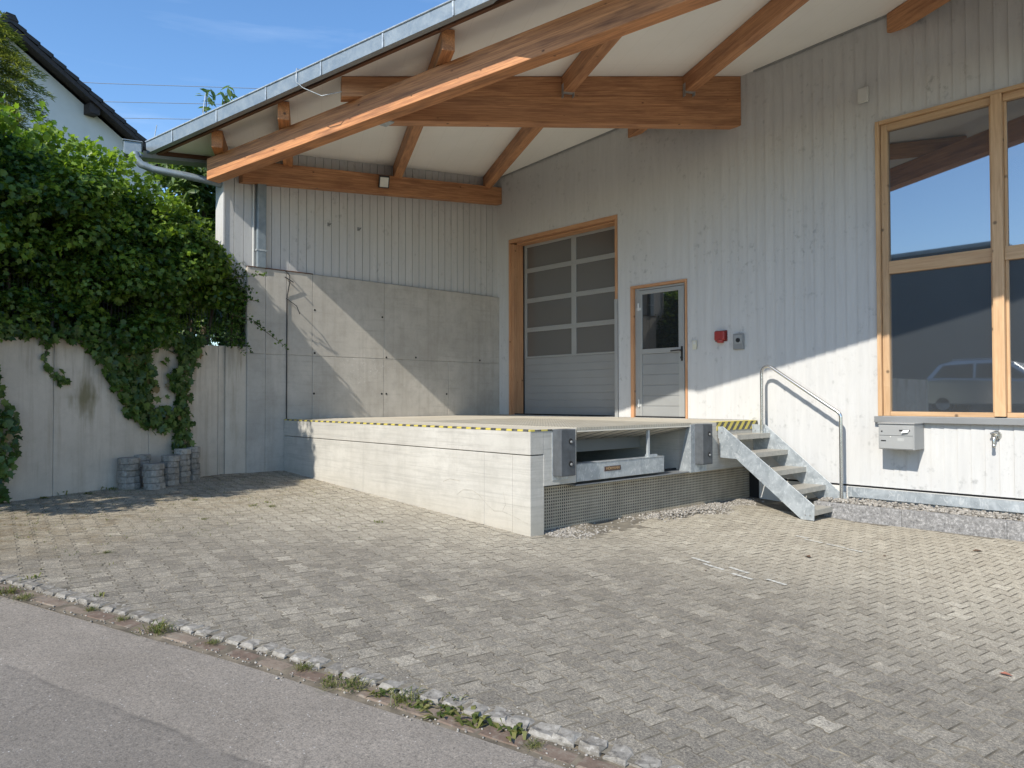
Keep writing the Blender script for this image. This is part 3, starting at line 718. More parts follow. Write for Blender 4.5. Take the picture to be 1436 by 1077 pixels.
# eaves gutter end, hopper and pipe at the low corner
hp = (-0.43,-6.33); hz = sf(-0.3,-6.3)
mb = MB(); mb.hexa([(-0.72,-6.38,4.70),(-0.42,-6.47,4.70),(-0.36,-6.26,4.70),(-0.66,-6.17,4.70),(-0.72,-6.38,4.885),(-0.42,-6.47,4.885),(-0.36,-6.26,4.885),(-0.66,-6.17,4.885)], [(0,0,0)]*8)
mb.hexa([(-0.74,-6.395,4.885),(-0.405,-6.49,4.885),(-0.34,-6.25,4.885),(-0.675,-6.155,4.885),(-0.74,-6.395,4.90),(-0.405,-6.49,4.90),(-0.34,-6.25,4.90),(-0.675,-6.155,4.90)], [(0,0,0)]*8)
mb.build('rain_hopper', M['galv_bright'], hall, 0.006)
mb = MB()
for (x0,z0),(x1,z1) in zip([(-0.50,-0.02),(-0.54,-0.10),(-0.66,-0.13),(-0.75,-0.06),(-0.76,0.02)], [(-0.54,-0.10),(-0.66,-0.13),(-0.75,-0.06),(-0.76,0.02),(-0.74,0.03)]):
    mb.face([(x0,-6.2,sf(-0.52,-6.2)+z0),(x1,-6.2,sf(-0.52,-6.2)+z1),(x1,8.4,sf(-0.52,8.4)+z1),(x0,8.4,sf(-0.52,8.4)+z0)])
mb.build('eaves_gutter', M['galv_bright'], hall)
mb = MB(); mb.hexa([(-0.56,-6.0,sf(-.5,-6)-0.06),(-0.49,-6.0,sf(-.5,-6)-0.06),(-0.49,8.4,sf(-.5,8.4)-0.06),(-0.56,8.4,sf(-.5,8.4)-0.06),(-0.56,-6.0,sf(-.5,-6)-0.003),(-0.49,-6.0,sf(-.5,-6)-0.003),(-0.49,8.4,sf(-.5,8.4)-0.003),(-0.56,8.4,sf(-.5,8.4)-0.003)], [(0,0,0)]*8); mb.build('edge_board', M['rough_board'], hall)
mb = MB(); mb.tube([(-0.40,-6.33,4.74),(-0.39,-6.32,4.66),(-0.36,-6.26,4.58),(-0.32,-6.12,4.535),(-0.26,-5.95,4.515),(-0.20,-5.75,4.50),(-0.08,-5.40,4.455),(-0.05,-5.20,4.42)], 0.052, 14); mb.build('downpipe', M['galv_bright'], hall)
mb = MB(); mb.box(0.008,0.095,-4.80,-4.66,3.275,4.56); d2 = mb.build('downpipe', M['galv_bright'], hall, 0.012)
mb = MB(); mb.box(0.006,0.10,-4.812,-4.648,3.52,3.545); mb.build('pipe_bracket', M['galv'], d2)
mb = MB(); mb.tube([(0.03,-4.835,3.28),(0.03,-4.835,4.5)], 0.014, 8); mb.build('conduit', M['white_plastic'], hall)

# glulam
def gl(p0, p1, top0, top1, dep0, dep1, w, side, name, mat, bev=0.006):
    """p0,p1: plan points of the near face; body extends w to 'side'; tops/depths below the soffit"""
    a, b = Vector(p0), Vector(p1); d = (b-a).normalized(); n = Vector((-d.y,d.x))*side*w; L = (b-a).length
    def pt(q, dz): return (q.x,q.y,dz)
    P = [pt(a, sf(*a)-dep0), pt(b, sf(*b)-dep1), pt(b+n, sf(*b)-dep1), pt(a+n, sf(*a)-dep0), pt(a, sf(*a)-top0), pt(b, sf(*b)-top1), pt(b+n, sf(*b)-top1), pt(a+n, sf(*a)-top0)]
    o = G(); H = dep0
    g = [(o[0]+(L if k in (1,2,5,6) else 0), o[1]+(w if k in (2,3,6,7) else 0), o[2]+(H if k > 3 else 0)) for k in range(8)]
    mb = MB(); mb.hexa(P, g, R.uniform(0.3,0.7)); return mb.build(name, mat, hall, bev)
GD = Vector((-0.436,-0.90)).normalized(); G0 = Vector((5.185,-0.022))
gend = G0+GD*5.48; gend2 = G0+GD*4.99
gl(G0, gend, 0.004, 0.004, 0.285, 0.245, 0.18, -1, 'glulam_beam', M['beam'])
gl(G0, gend2, 0.288, 0.248, 0.70, 0.545, 0.18, -1, 'glulam_beam', M['beam'])
DD = Vector((math.cos(rad(16.15)), math.sin(rad(16.15)))); D0 = Vector((0.108,-5.543))
gl(D0, D0+DD*13.0, 0.245, 0.245, 0.545, 0.585, 0.20, 1, 'glulam_beam', M['beam_weathered'])
gl((0.15,-5.05), (0.15,-0.022), 0.215, 0.215, 0.535, 0.535, 0.14, 1, 'glulam_beam', M['beam'])
UD = Vector((-0.4586,-0.8886)); PD = Vector((0.8886,-0.4586))
def up(u, v): q = Vector((5.185,0))+UD*u+PD*v; return q
def v_at_verge(u):
    for k in range(4000):
        q = up(u, -8+k*0.006)
        if q.y < vy(q.x)+0.01: return -8+k*0.006
    return 8
def v_g(u):   # where the purlin meets the near/far face of the big beam
    a = G0+GD*u; return (a-Vector((5.185,0))).dot(PD)
def v_x0(u, x=0.02): return (x-5.185-UD.x*u)/PD.x
def v_wall(u): return (-0.025-UD.y*u)/PD.y
def purlin(u, v0, v1, mat):
    a, b = up(u,v0), up(u,v1)
    return gl((a.x,a.y), (b.x,b.y), 0.004, 0.004, 0.235, 0.235, 0.14, 1, 'purlin', mat)
def hanger(par, u, v):
    mb = MB(); q = up(u, v); d = PD
    for s in (0.0,-0.145):
        c = q-UD*(-s); c = Vector((q.x,q.y))+UD*s
        mb.beam((c.x,c.y,sf(*c)-0.21),(c.x+0.07*d.x,c.y+0.07*d.y,sf(*c)-0.21), 0.006, 0.18)
    c = q+UD*-0.07; mb.beam((c.x,c.y,sf(*c)-0.242),(c.x+0.07*d.x,c.y+0.07*d.y,sf(*c)-0.242), 0.15, 0.006)
    mb.build('joist_hanger', M['galv'], par)
for u in (0.94,2.71,4.50):
    vg = v_g(u)
    purlin(u, max(v_x0(u,0.16), v_wall(u)) if u < 2.5 else v_x0(u), vg-0.19, M['beam'])
    pr_ = purlin(u, vg+0.004, v_at_verge(u)-0.02, M['beam'] if u < 4 else M['beam_weathered']); hanger(pr_, u, vg+0.006)
purlin(6.25, v_x0(6.25), v_at_verge(6.25)-0.02, M['beam_weathered'])
purlin(7.14, v_x0(7.14,-0.45), v_at_verge(7.14)-0.02, M['beam_weathered'])
purlin(-0.85, v_wall(-0.85)+0.06, v_at_verge(-0.85)-0.02, M['beam'])
purlin(-2.62, v_wall(-2.62)+0.06, v_at_verge(-2.62)-0.02, M['beam'])
# steel plate under the beam crossing
q = G0+GD*4.90; mb = MB(); z = sf(q.x,q.y)-0.55
mb.box(q.x-0.18,q.x+0.004,q.y-0.05,q.y+0.05,z-0.012,z+0.02); mb.build('connector_plate', M['galv'], hall)

# big window
win_parts = MB()
X0, X1, Z0, Z1 = WI
def vert(m, x0, x1, z0, z1, y0, y1): m.box(x0,x1,y0,y1,z0,z1,2)
def horz(m, x0, x1, z0, z1, y0, y1): m.box(x0,x1,y0,y1,z0,z1,0)
m_ = win_parts
vert(m_, X0,X0+0.045,Z0,Z1,-0.045,0.10); horz(m_, X0+0.047,X1,Z1-0.045,Z1,-0.043,0.10)
vert(m_, X0+0.05,X0+0.125,Z0+0.002,Z1-0.047,0.0,0.08)
mull = [8.20,9.46,10.72]
for x in mull: vert(m_, x,x+0.105,Z0+0.012,Z1-0.047,-0.05,0.09)
cells = [(X0+0.127,8.198),(8.307,9.458),(9.567,10.718),(10.827,X1)]
for (a,b) in cells:
    horz(m_, a,b,Z0+0.002,Z0+0.055,0.0,0.08); horz(m_, a,b,2.835,2.985,-0.002,0.08); horz(m_, a,b,Z1-0.125,Z1-0.047,0.0,0.08)
    # slim glazing beads
    for (z0,z1) in ((Z0+0.057,2.833),(2.987,Z1-0.127)):
        if a > X0+0.2: vert(m_, a,a+0.028,z0,z1,0.02,0.07)
        vert(m_, b-0.028,b,z0,z1,0.02,0.07)
win = m_.build('window', M['frame'], hall, 0.004)
for (a,b) in cells:
    for (z0,z1) in ((Z0+0.056,2.834),(2.986,Z1-0.126)):
        mb = MB(); mb.box(a,b,0.045,0.06,z0,z1); mb.build('pane', M['glass'], win)
mb = MB(); mb.box(X0-0.03,X1+0.03,-0.085,0.0,1.045,1.118); mb.box(X0-0.03,X1+0.03,0.0,0.10,1.07,1.118); mb.build('sill', M['grey_metal_dark'], win, 0.004)

# sectional door of the loading bay
mb = MB(); horz(mb, GA[0],GA[1],GA[3]-0.07,GA[3],-0.02,0.07); horz(mb, GA[0]+0.13,GA[1]-0.05,4.235,GA[3]-0.072,0.07,0.27)
vert(mb, GA[0],GA[0]+0.045,1.03,GA[3]-0.072,-0.02,0.07)
for k in range(3): vert(mb, GA[0]+0.047,GA[0]+0.13-0.002*k,1.03,4.235,0.0+0.088*k,0.085+0.088*k)
vert(mb, GA[1]-0.05,GA[1],1.03,GA[3]-0.072,-0.02,0.27); mb.build('door_frame', M['frame_door'], hall, 0.003)
mb = MB(); mb.box(GA[1]-0.052,GA[1]+0.012,-0.032,-0.0215,1.03,2.95); mb.build('guard_strip', M['grey_metal'], hall)
dx0, dx1 = 0.468, 2.90
mb = MB()
sash = [(1.045,2.09,0),(2.092,2.63,1),(2.632,3.18,1),(3.182,3.75,1),(3.752,4.235,1)]
for (z0,z1,gl_) in sash:
    if gl_:
        horz(mb, dx0,dx1,z0,z0+0.035,0.25,0.29); horz(mb, dx0,dx1,z1-0.045,z1,0.25,0.29)
        for (a,b) in ((dx0,dx0+0.075),(1.69,1.80),(dx1-0.075,dx1)): vert(mb, a,b,z0+0.035,z1-0.045,0.25,0.29)
sd = mb.build('sectional_door', M['door_lite'], hall, 0.003)
mb = MB(); z = 1.045
while z < 2.085: mb.box(dx0,dx1,0.252,0.29,z+0.005,min(z+0.128,2.089)); z += 0.131
mb.box(dx0,dx1,0.258,0.29,1.045,2.089); mb.build('solid_panel', M['door'], sd, 0.004)
for (z0,z1,gl_) in sash:
    if gl_:
        for (a,b) in ((dx0+0.075,1.69),(1.80,dx1-0.075)):
            mb = MB(); mb.box(a,b,0.268,0.28,z0+0.035,z1-0.045); mb.build('pane', M['glass_sec'], sd)
mb = MB(); vert(mb, dx0-0.004,dx0+0.02,1.03,4.235,0.235,0.25); mb.box(dx0,dx1,0.24,0.25,1.031,1.05); mb.build('door_seal', M['black'], sd)

# side door
mb = MB(); x0,x1,_,zt = DO
vert(mb, x0,x0+0.06,1.03,zt-0.042,-0.025,0.09); vert(mb, x1-0.035,x1,1.03,zt-0.042,-0.025,0.09); horz(mb, x0,x1,zt-0.04,zt,-0.027,0.09); mb.build('door_frame', M['frame_door'], hall, 0.003)
mb = MB(); lx0, lx1, lz = x0+0.062, x1-0.037, zt-0.042
vert(mb, lx0,lx0+0.075,1.035,lz,0.02,0.07); vert(mb, lx1-0.03,lx1,1.035,lz,0.02,0.07); horz(mb, lx0+0.075,lx1-0.03,lz-0.035,lz,0.02,0.07)
a, b = lx0+0.082, lx1-0.036
vert(mb, a,a+0.055,1.05,lz-0.042,0.012,0.065); vert(mb, b-0.10,b,1.05,lz-0.042,0.012,0.065)
horz(mb, a+0.055,b-0.10,2.975,lz-0.042,0.012,0.065); horz(mb, a+0.055,b-0.10,2.035,2.11,0.012,0.065)
door = mb.build('entrance_door', M['door_lite'], hall, 0.003)
mb = MB(); z = 1.05
while z < 2.03: mb.box(a+0.055,b-0.10,0.022,0.06,z+0.006,min(z+0.160,2.034)); z += 0.164
mb.box(a+0.055,b-0.10,0.030,0.06,1.05,2.034); mb.build('lower_panel', M['door'], door, 0.004)
mb = MB(); mb.box(a+0.055,b-0.10,0.03,0.045,2.11,2.975); mb.build('pane', M['glass_door'], door)
mb = MB(); mb.box(b-0.055,b-0.025,0.004,0.012,1.90,2.12); mb.tube([(b-0.04,0.01,2.06),(b-0.04,-0.05,2.06),(b-0.06,-0.055,2.06),(b-0.20,-0.05,2.055)], 0.011, 8); mb.lathe([(0.022,-0.006),(0.022,0.004)], (b-0.04,0.0,1.95), 'y', 12); mb.build('handle', M['black'], door)
for z in (1.20,2.72):
    mb = MB(); mb.tube([(lx0+0.078,0.0,z),(lx0+0.078,0.0,z+0.12)], 0.013, 10); mb.box(lx0+0.04,lx0+0.12,0.008,0.014,z+0.01,z+0.05); mb.build('hinge', M['white_plastic'], door)

# lightning rods on the roof edge
for (px, top) in ((0.45,0.52),(-0.62,0.40)):
    q = (px, vy(px)-0.02); mb = MB(); mb.tube([(q[0],q[1],sf(*q)+0.05),(q[0]+0.01,q[1],sf(*q)+top*0.6),(q[0]+0.04,q[1]+0.02,sf(*q)+top)], 0.007, 6); mb.box(q[0]-0.03,q[0]+0.03,q[1]-0.03,q[1]+0.03,sf(*q)+0.17,sf(*q)+0.21); mb.build('lightning_rod', M['galv'], hall)
c0 = Vector(vp(3.02,0.19,0.12)); ge = Vector((gend.x,gend.y,sf(*gend)-0.19))
mb = MB(); mb.tube([c0+Vector((0,0.06,0.03)),c0+Vector((0,-0.005,0.03)),c0+Vector((0.0,-0.012,-0.13)),c0+Vector((0.05,0.05,-0.20)),c0.lerp(ge,0.55)+Vector((0,0,-0.16)),ge], 0.006, 6); mb.build('lightning_cable', M['galv'], hall)

# ---------------------------------------------------------------- loading dock
XD, YD, ZD = 5.389, -4.362, 1.028
dock = thing('loading_dock', 'pale concrete loading dock with dock leveller, rubber bumpers and hazard tape', 'loading dock', (2.7,-2.2,-0.1))
mb = MB()
mb.box(FX+0.012,5.13,YD,YD+0.19,-0.3,0.779); mb.box(5.132,XD,YD,YD+0.19,-0.3,0.779)
for (a,b) in ((FX+0.012,2.32),(2.324,4.70),(4.704,XD)): pass
mb.build('side_wall', M['conc_d'], dock, 0.006)
mb = MB(); mb.box(FX+0.012,XD+0.004,YD-0.004,YD+0.18,0.787,ZD); mb.box(5.2,XD+0.003,YD+0.18,-3.70,0.47,ZD); mb.box(5.2,XD+0.003,-1.60,-0.03,0.425,ZD)
mb.box(FX+0.012,2.60,YD+0.18,-0.03,0.80,ZD); mb.box(2.60,5.2,YD+0.18,-3.70,0.80,ZD); mb.box(2.60,5.2,-1.60,-0.03,0.42,ZD); mb.build('slab', M['conc_d'], dock, 0.006)
mb = MB(); mb.box(FX+0.015,XD-0.01,YD+0.07,-0.03,ZD,ZD+0.004); mb.build('deck_coating', M['conc_deck'], dock)
mb = MB(); mb.box(2.35,XD-0.003,-3.69,-1.61,ZD+0.004,ZD+0.009)
mb.box(XD-0.5,XD+0.002,-3.69,-1.61,ZD-0.02,ZD+0.0035); mb.build('leveller_plate', M['plate'], dock)
def lipx(z): return 5.37-(0.985-z)*4.2
def lip_slab(mb, y0, y1, d, w):   # the lip hangs folded inwards below the plate edge
    P = [(lipx(z)+d+e, y, z) for z in (0.872,0.985) for (e, y) in ((-w,y0),(0,y0),(0,y1),(-w,y1))]
    mb.hexa(P, P)
mb = MB(); lip_slab(mb, -3.66, -1.66, 0, 0.05); mb.box(XD-0.03,XD+0.001,-3.69,-1.61,0.990,1.006); mb.build('leveller_lip', m_plain('bounce_lit_lip_steel', (0.66,0.62,0.53), 0.5, 0.0, 0.1, 4), dock)  # lip colour paled to stand in for bounced light under the plate
for k in range(8):
    mb = MB(); lip_slab(mb, -3.52+k*0.25, -3.505+k*0.25, 0.02, 0.019); mb.build('lip_rib', M['grey_metal_dark'], dock)
mb = MB(); mb.box(4.5,4.6,-3.69,-1.61,0.70,0.88); mb.build('rear_beam', M['grey_metal'], dock)
mb = MB(); mb.box(2.62,2.66,-3.70,-1.60,0.1,1.0); mb.box(2.62,5.19,-3.72,-3.70,0.4,1.0); mb.build('pit', M['gap'], dock)  # near-black walls paint in the shade inside the pit
mb = MB(); mb.box(2.67,5.375,-3.695,-1.605,0.432,0.446); mb.build('pit_floor', M['grey_metal_dark'], dock)  # plate extended forward, shaped to block sun from the screen below
mb = MB(); mb.box(XD-0.12,XD-0.004,-3.69,-2.17,0.475,0.655); mb.box(XD-0.13,XD+0.002,-3.69,-2.17,0.655,0.663); fb = mb.build('front_beam', M['galv'], dock, 0.004)
mb = MB(); mb.box(XD-0.06,XD-0.03,-2.44,-2.41,0.66,0.97); mb.box(XD-0.07,XD-0.02,-2.45,-2.28,0.66,0.69); mb.build('support_leg', M['galv'], dock)
npl = MB(); npl.box(XD-0.004,XD+0.0035,-3.25,-2.98,0.555,0.607); npl = npl.build('nameplate', M['plate_brown'], dock, 0.002)
tc = bpy.data.curves.new('lettering', 'FONT'); tc.body = 'H\u00d6RMANN'; tc.size = 0.044; tc.align_x = 'CENTER'; tc.align_y = 'CENTER'; tc.extrude = 0.001
to = bpy.data.objects.new('lettering', tc); COL.objects.link(to); to.data.materials.append(M['gold'])
to.rotation_euler = (rad(90),0,rad(90)); to.parent = dock; to.location = Vector((XD+0.0045,-3.115,0.581))-Vector(dock.location)
dg = bpy.context.evaluated_depsgraph_get(); me = bpy.data.meshes.new_from_object(to.evaluated_get(dg))
t2 = bpy.data.objects.new('lettering', me); COL.objects.link(t2); t2.parent = npl; t2.matrix_parent_inverse = Matrix.Translation(-Vector(world_loc(npl)))
t2.rotation_euler = to.rotation_euler; t2.location = (XD+0.0045,-3.115,0.581); bpy.data.objects.remove(to); t2.name = 'lettering'
# bumpers
for (y0,y1,z0,z1) in ((-4.055,-3.845,0.565,1.03),(-1.55,-1.335,0.525,1.02)):
    mb = MB(); mb.box(XD+0.003,XD+0.125,y0,y1,z0,z1); bp_ = mb.build('bumper', M['rubber'], dock, 0.008)
    for z in (z0+0.12,z1-0.12):
        mb = MB(); mb.lathe([(0.030,0.0),(0.030,0.003)], (XD+0.1245,(y0+y1)/2+0.03,z), 'x', 16); h_ = mb.build('bolt_hole', M['gap'], bp_)
        mb = MB(); mb.lathe([(0.016,0.0),(0.016,0.007),(0.006,0.008)], (XD+0.1265,(y0+y1)/2+0.038,z-0.006), 'x', 6); mb.build('bolt', M['grey_metal_dark'], bp_)
mb = MB(); mb.prism([(5.22,0.425),(XD+0.012,0.43),(XD+0.012,1.015),(XD-0.05,1.01)], lambda a,b,d: (a,d,b), -1.64,-1.628); mb.box(XD+0.003,XD+0.012,-1.628,-1.30,0.43,1.015); mb.build('bumper_plate', M['galv'], dock)
mb = MB(); mb.box(XD+0.003,XD+0.010,-4.065,-3.835,0.52,1.0); mb.build('bumper_plate', M['galv'], dock)
# hazard tape
mb = MB(); mb.box(FX+0.02,XD+0.003,YD-0.003,YD+0.066,ZD+0.0005,ZD+0.005); mb.box(FX+0.02,XD+0.003,YD-0.0075,YD-0.0045,ZD-0.012,ZD+0.005); mb.build('edge_tape', M['hazard_top'], dock)
mb = MB(); mb.box(XD+0.0035,XD+0.008,YD,-4.06,ZD-0.012,ZD+0.004); mb.build('edge_tape', M['hazard_top'], dock)
mb = MB(); mb.box(XD+0.004,XD+0.010,-1.05,-0.03,ZD-0.105,ZD+0.003); mb.build('hazard_board', M['hazard_front'], dock)
mb = MB(); mb.box(XD-0.09,XD+0.01,-1.05,-0.03,ZD+0.0045,ZD+0.0075); mb.build('edge_tape', m_plain('yellow_edge_tape', (0.66,0.56,0.12), 0.55, 0, 0.15, 20), dock)
# perforated screen below the leveller
mb = MB(); p_ = 0.032; XS = 5.25
y = YD+0.19
while y < -0.004: mb.box(XS,XS+0.0035,y,y+0.015,-0.25,0.44,2,0.5); y += p_
z = -0.25
while z < 0.44: mb.box(XS+0.0005,XS+0.003,YD+0.19,-0.004,z,z+0.014,1,0.5); z += p_
mb.build('perforated_screen', m_plain('perforated_zinc_sheet', (0.43,0.375,0.285), 0.6, 0.0, 0.14, 5), dock)
mb = MB(); mb.box(5.14,5.16,YD+0.19,0.0,-0.3,0.47); mb.box(5.16,5.398,-0.0035,0.0,-0.3,0.9); mb.build('screen_void_shade', M['gap'], dock)  # black sheets stand in for the shade of the void behind the screen
# hairline cracks on the side wall
mb = MB()
for pts in (((4.25,0.30),(4.35,0.36),(4.5,0.37),(4.62,0.33),(4.75,0.24),(4.86,0.19),(4.98,0.20),(5.03,0.27),(5.0,0.40)),((4.0,0.42),(4.12,0.46),(4.3,0.45)),((4.98,0.2),(5.15,0.17),(5.35,0.12))):
    for (a,b),(c,d) in zip(pts, pts[1:]): mb.hexa([(a,YD-0.0015,b-0.003),(c,YD-0.0015,d-0.003),(c,YD+0.001,d-0.003),(a,YD+0.001,b-0.003),(a,YD-0.0015,b+0.003),(c,YD-0.0015,d+0.003),(c,YD+0.001,d+0.003),(a,YD+0.001,b+0.003)], [(0,0,0)]*8)
mb.build('crack', m_plain('crack_line', (0.36,0.335,0.285), 0.9, 0, 0.3, 12), dock)
jl = m_plain('joint_line_grey', (0.36,0.345,0.31), 0.9)
for x in (2.32,4.70):
    mb = MB(); mb.box(x,x+0.006,YD-0.0012,YD+0.001,0.0,0.779); mb.build('joint_line', jl, dock)


# ---------------------------------------------------------------- stairs
st = thing('metal_staircase', 'galvanised steel steps with a bent tube handrail against the boarded wall', 'staircase', (6.0,-0.6,-0.08))
out = [(5.405,0.976),(5.474,0.979),(6.65,0.10),(6.645,-0.075),(6.49,-0.075),(5.66,0.577),(5.43,0.583),(5.42,0.82),(5.405,0.83)]
for y, dz in ((-1.036,0.0),(-0.195,0.0)):
    mb = MB(); o2 = [(a+(0.0 if y < -0.5 else 0.03), b+dz) for a, b in out]
    if y > -0.5: o2 = [(5.405,0.985),(5.60,0.985),(6.715,0.07),(6.66,0.0),(6.50,-0.075),(5.66,0.577),(5.43,0.583)]
    mb.prism(o2, lambda a,b,d: (a,d,b), y, y+0.010); sg = mb.build('stringer', M['galv'], st, 0.002)
    for (a,b) in ((6.545,-0.02),(6.60,-0.02),(5.46,0.9)):
        mb = MB(); mb.lathe([(0.011,-0.006),(0.011,0.0)], (a, y, b), 'y', 6); mb.build('bolt', M['grey_metal_dark'], sg)
mt = m_plain('grit_steel_tread', (0.42,0.405,0.36), 0.6, 0.25, 0.12, 18)
def m_grate():
    n = N('tread_grating'); c = n.coord('pos'); p = n.sep(c)
    a = n.math('FRACT', n.math('MULTIPLY', p[0], 33)); b = n.math('FRACT', n.math('MULTIPLY', p[1], 33))
    h = n.math('MULTIPLY', n.rng(n.math('ABSOLUTE', n.math('SUBTRACT', a, 0.5)), 0.22, 0.3, 1, 0), n.rng(n.math('ABSOLUTE', n.math('SUBTRACT', b, 0.5)), 0.22, 0.3, 1, 0))
    n.base(n.mix(h, (0.44,0.42,0.37), (0.16,0.155,0.14))); n.rough(0.6); n.set(Metallic=0.2); n.bump(h, -0.5, 0.004); return n.m
mg = m_grate()
for k in range(5):
    xn = 5.665+0.245*k; zt = 0.872-0.208*k
    mb = MB(); mb.box(max(5.40,xn-0.275),xn,-1.025,-0.197,zt-0.034,zt); tr = mb.build('tread', mg, st, 0.002)
    mb = MB(); mb.box(xn+0.0005,xn+0.006,-1.025,-0.197,zt-0.058,zt+0.003); mb.build('nosing', mt, tr)
mb = MB(); yh = -0.235
def arc(c, r, a0, a1, n=8): return [(c[0]+r*math.cos(rad(a0+(a1-a0)*k/n)), yh, c[1]+r*math.sin(rad(a0+(a1-a0)*k/n))) for k in range(n+1)]
d = Vector((6.47-5.63,1.205-1.775)).normalized()
pts = [(5.575,yh,0.80),(5.576,yh,1.66)]+arc((5.665,1.672),0.088,180,56)[1:]+[(6.49,yh,1.225)]+arc((6.540,1.10),0.079,56,0)+[(6.619,yh,0.10)]
mb.tube(pts, 0.0215, 14); mb.build('handrail', M['steel'], st)
for (a, b) in ((5.53,0.86),(6.58,0.10)):
    mb = MB(); mb.box(a,a+0.08,-0.2145,-0.1955,b,b+0.08); mb.build('rail_bracket', M['galv'], st)

# ---------------------------------------------------------------- things on the walls
t = thing('letterbox', 'grey steel letterbox with white paper stuck in the flap, below the window sill', 'letterbox', (7.3,0,0.74))
mb = MB(); mb.box(7.10,7.487,-0.335,-0.02,0.742,1.036); mb.build('case', M['grey_metal'], t, 0.004)
mb = MB(); mb.box(7.112,7.475,-0.343,-0.3355,0.905,1.015); mb.build('flap', M['grey_metal'], t, 0.002)
mb = MB(); mb.box(7.112,7.475,-0.343,-0.3355,0.752,0.899); mb.build('front_door', M['grey_metal'], t, 0.002)
mb = MB(); mb.box(7.094,7.493,-0.352,-0.02,1.037,1.05); mb.build('lid', M['grey_metal'], t, 0.003)
mb = MB(); mb.box(7.33,7.445,-0.3465,-0.3435,0.955,0.972); mb.build('slot', M['black'], t)
mb = MB(); mb.hexa([(7.36,-0.375,0.935),(7.43,-0.37,0.945),(7.435,-0.3468,0.968),(7.37,-0.3468,0.962),(7.36,-0.375,0.938),(7.43,-0.37,0.948),(7.435,-0.3468,0.971),(7.37,-0.3468,0.965)], [(0,0,0)]*8); mb.build('paper', M['paper'], t)
mb = MB(); mb.box(7.13,7.185,-0.3465,-0.3435,0.835,0.848); mb.build('name_slot', M['black'], t); mb = MB(); mb.lathe([(0.009,-0.004),(0.009,0)], (7.14,-0.3432,0.95), 'y', 10); mb.build('lock', M['black'], t)
mb = MB()
mb.box(7.31,7.38,-0.3445,-0.3432,0.84,0.876); mb.build('name_field', m_plain('faded_name_field', (0.36,0.365,0.355), 0.5), t)
mb = MB(); mb.lathe([(0.008,-0.004),(0.008,0)], (7.235,-0.3432,0.888), 'y', 10); mb.build('lock', M['white_plastic'], t)

t = thing('alarm_siren', 'red alarm siren box on the shaded grey boards right of the door', 'alarm', (4.85,0,2.14))
mb = MB(); mb.box(4.765,4.925,-0.085,-0.02,2.165,2.295); mb.build('housing', M['red'], t, 0.015)
mb = MB(); mb.lathe([(0.045,0.0),(0.05,0.02),(0.05,0.04)], (4.85,-0.055,2.128), 'z', 16); mb.build('horn', M['red'], t)
mb = MB(); mb.box(4.75,4.94,-0.025,-0.018,2.15,2.305); mb.build('base_plate', m_plain('dark_red_base', (0.16,0.02,0.02), 0.5), t)
t = thing('key_box', 'small grey metal key box with a dial right of the red siren', 'key box', (5.12,0,2.02))
mb = MB(); mb.box(5.045,5.205,-0.045,-0.018,2.02,2.245); mb.build('case', M['grey_metal_dark'], t, 0.004)
mb = MB(); mb.box(5.065,5.185,-0.050,-0.0455,2.10,2.22); mb.build('cover', M['grey_metal'], t, 0.002)
mb = MB(); mb.lathe([(0.03,-0.012),(0.032,0.0)], (5.125,-0.050,2.15), 'y', 16); mb.build('dial', M['black'], t)
t = thing('light_switch', 'small pale push button plate beside the door handle', 'switch', (4.4,0,2.05))
mb = MB(); mb.box(4.37,4.44,-0.03,-0.018,2.06,2.19); mb.build('plate', m_plain('cream_switch', (0.55,0.53,0.42), 0.4), t, 0.003)
mb = MB(); mb.box(4.385,4.425,-0.036,-0.0305,2.13,2.175); mb.build('button', M['white_plastic'], t, 0.002)
t = thing('junction_box', 'small square pale junction box high on the grey wall under the roof', 'junction box', (6.85,0,4.98))
mb = MB(); mb.box(6.79,6.915,-0.06,-0.018,4.985,5.165); mb.build('case', M['white_plastic'], t, 0.006)
mb = MB(); mb.box(6.802,6.903,-0.064,-0.0605,4.997,5.153); mb.build('cover', M['white_plastic'], t, 0.002)
t = thing('water_tap', 'outdoor chrome water tap on the sunlit boards below the window', 'tap', (8.21,0,0.84))
mb = MB(); mb.lathe([(0.045,-0.022),(0.05,0.0),(0.05,0.006)], (8.21,-0.022,0.93), 'y', 18); mb.build('rosette', M['chrome'], t)
mb = MB(); mb.tube([(8.21,-0.02,0.925),(8.21,-0.07,0.925),(8.21,-0.10,0.915),(8.205,-0.115,0.885),(8.205,-0.115,0.83)], [0.017,0.017,0.02,0.018,0.015], 12); mb.lathe([(0.013,0),(0.019,0.005),(0.019,0.03),(0.013,0.035)], (8.205,-0.115,0.80), 'z', 12); mb.build('spout', M['chrome'], t)
mb = MB(); mb.tube([(8.21,-0.075,0.935),(8.205,-0.085,0.955)], 0.011, 8); mb.tube([(8.17,-0.09,0.945),(8.20,-0.09,0.958),(8.24,-0.09,0.955)], [0.012,0.012,0.009], 8); mb.build('lever', M['chrome'], t)
t = thing('flood_light', 'small floodlight with a pale lens mounted on the beam over the side wall', 'lamp', (0.2,-2.72,4.85))
mb = MB(); c = Vector((0.235,-2.715,4.925)); ax = Vector((0.75,-0.35,-0.55)).normalized(); sd_ = ax.cross(Vector((0,0,1))).normalized(); u_ = sd_.cross(ax)
mb.beam(c-ax*0.02, c+ax*0.03, 0.17, 0.20); mb.build('housing', M['black'], t, 0.006)
mb = MB(); mb.beam(c+ax*0.031, c+ax*0.036, 0.135, 0.16); mb.build('lens', m_plain('frosted_lens', (0.62,0.62,0.56), 0.3), t)
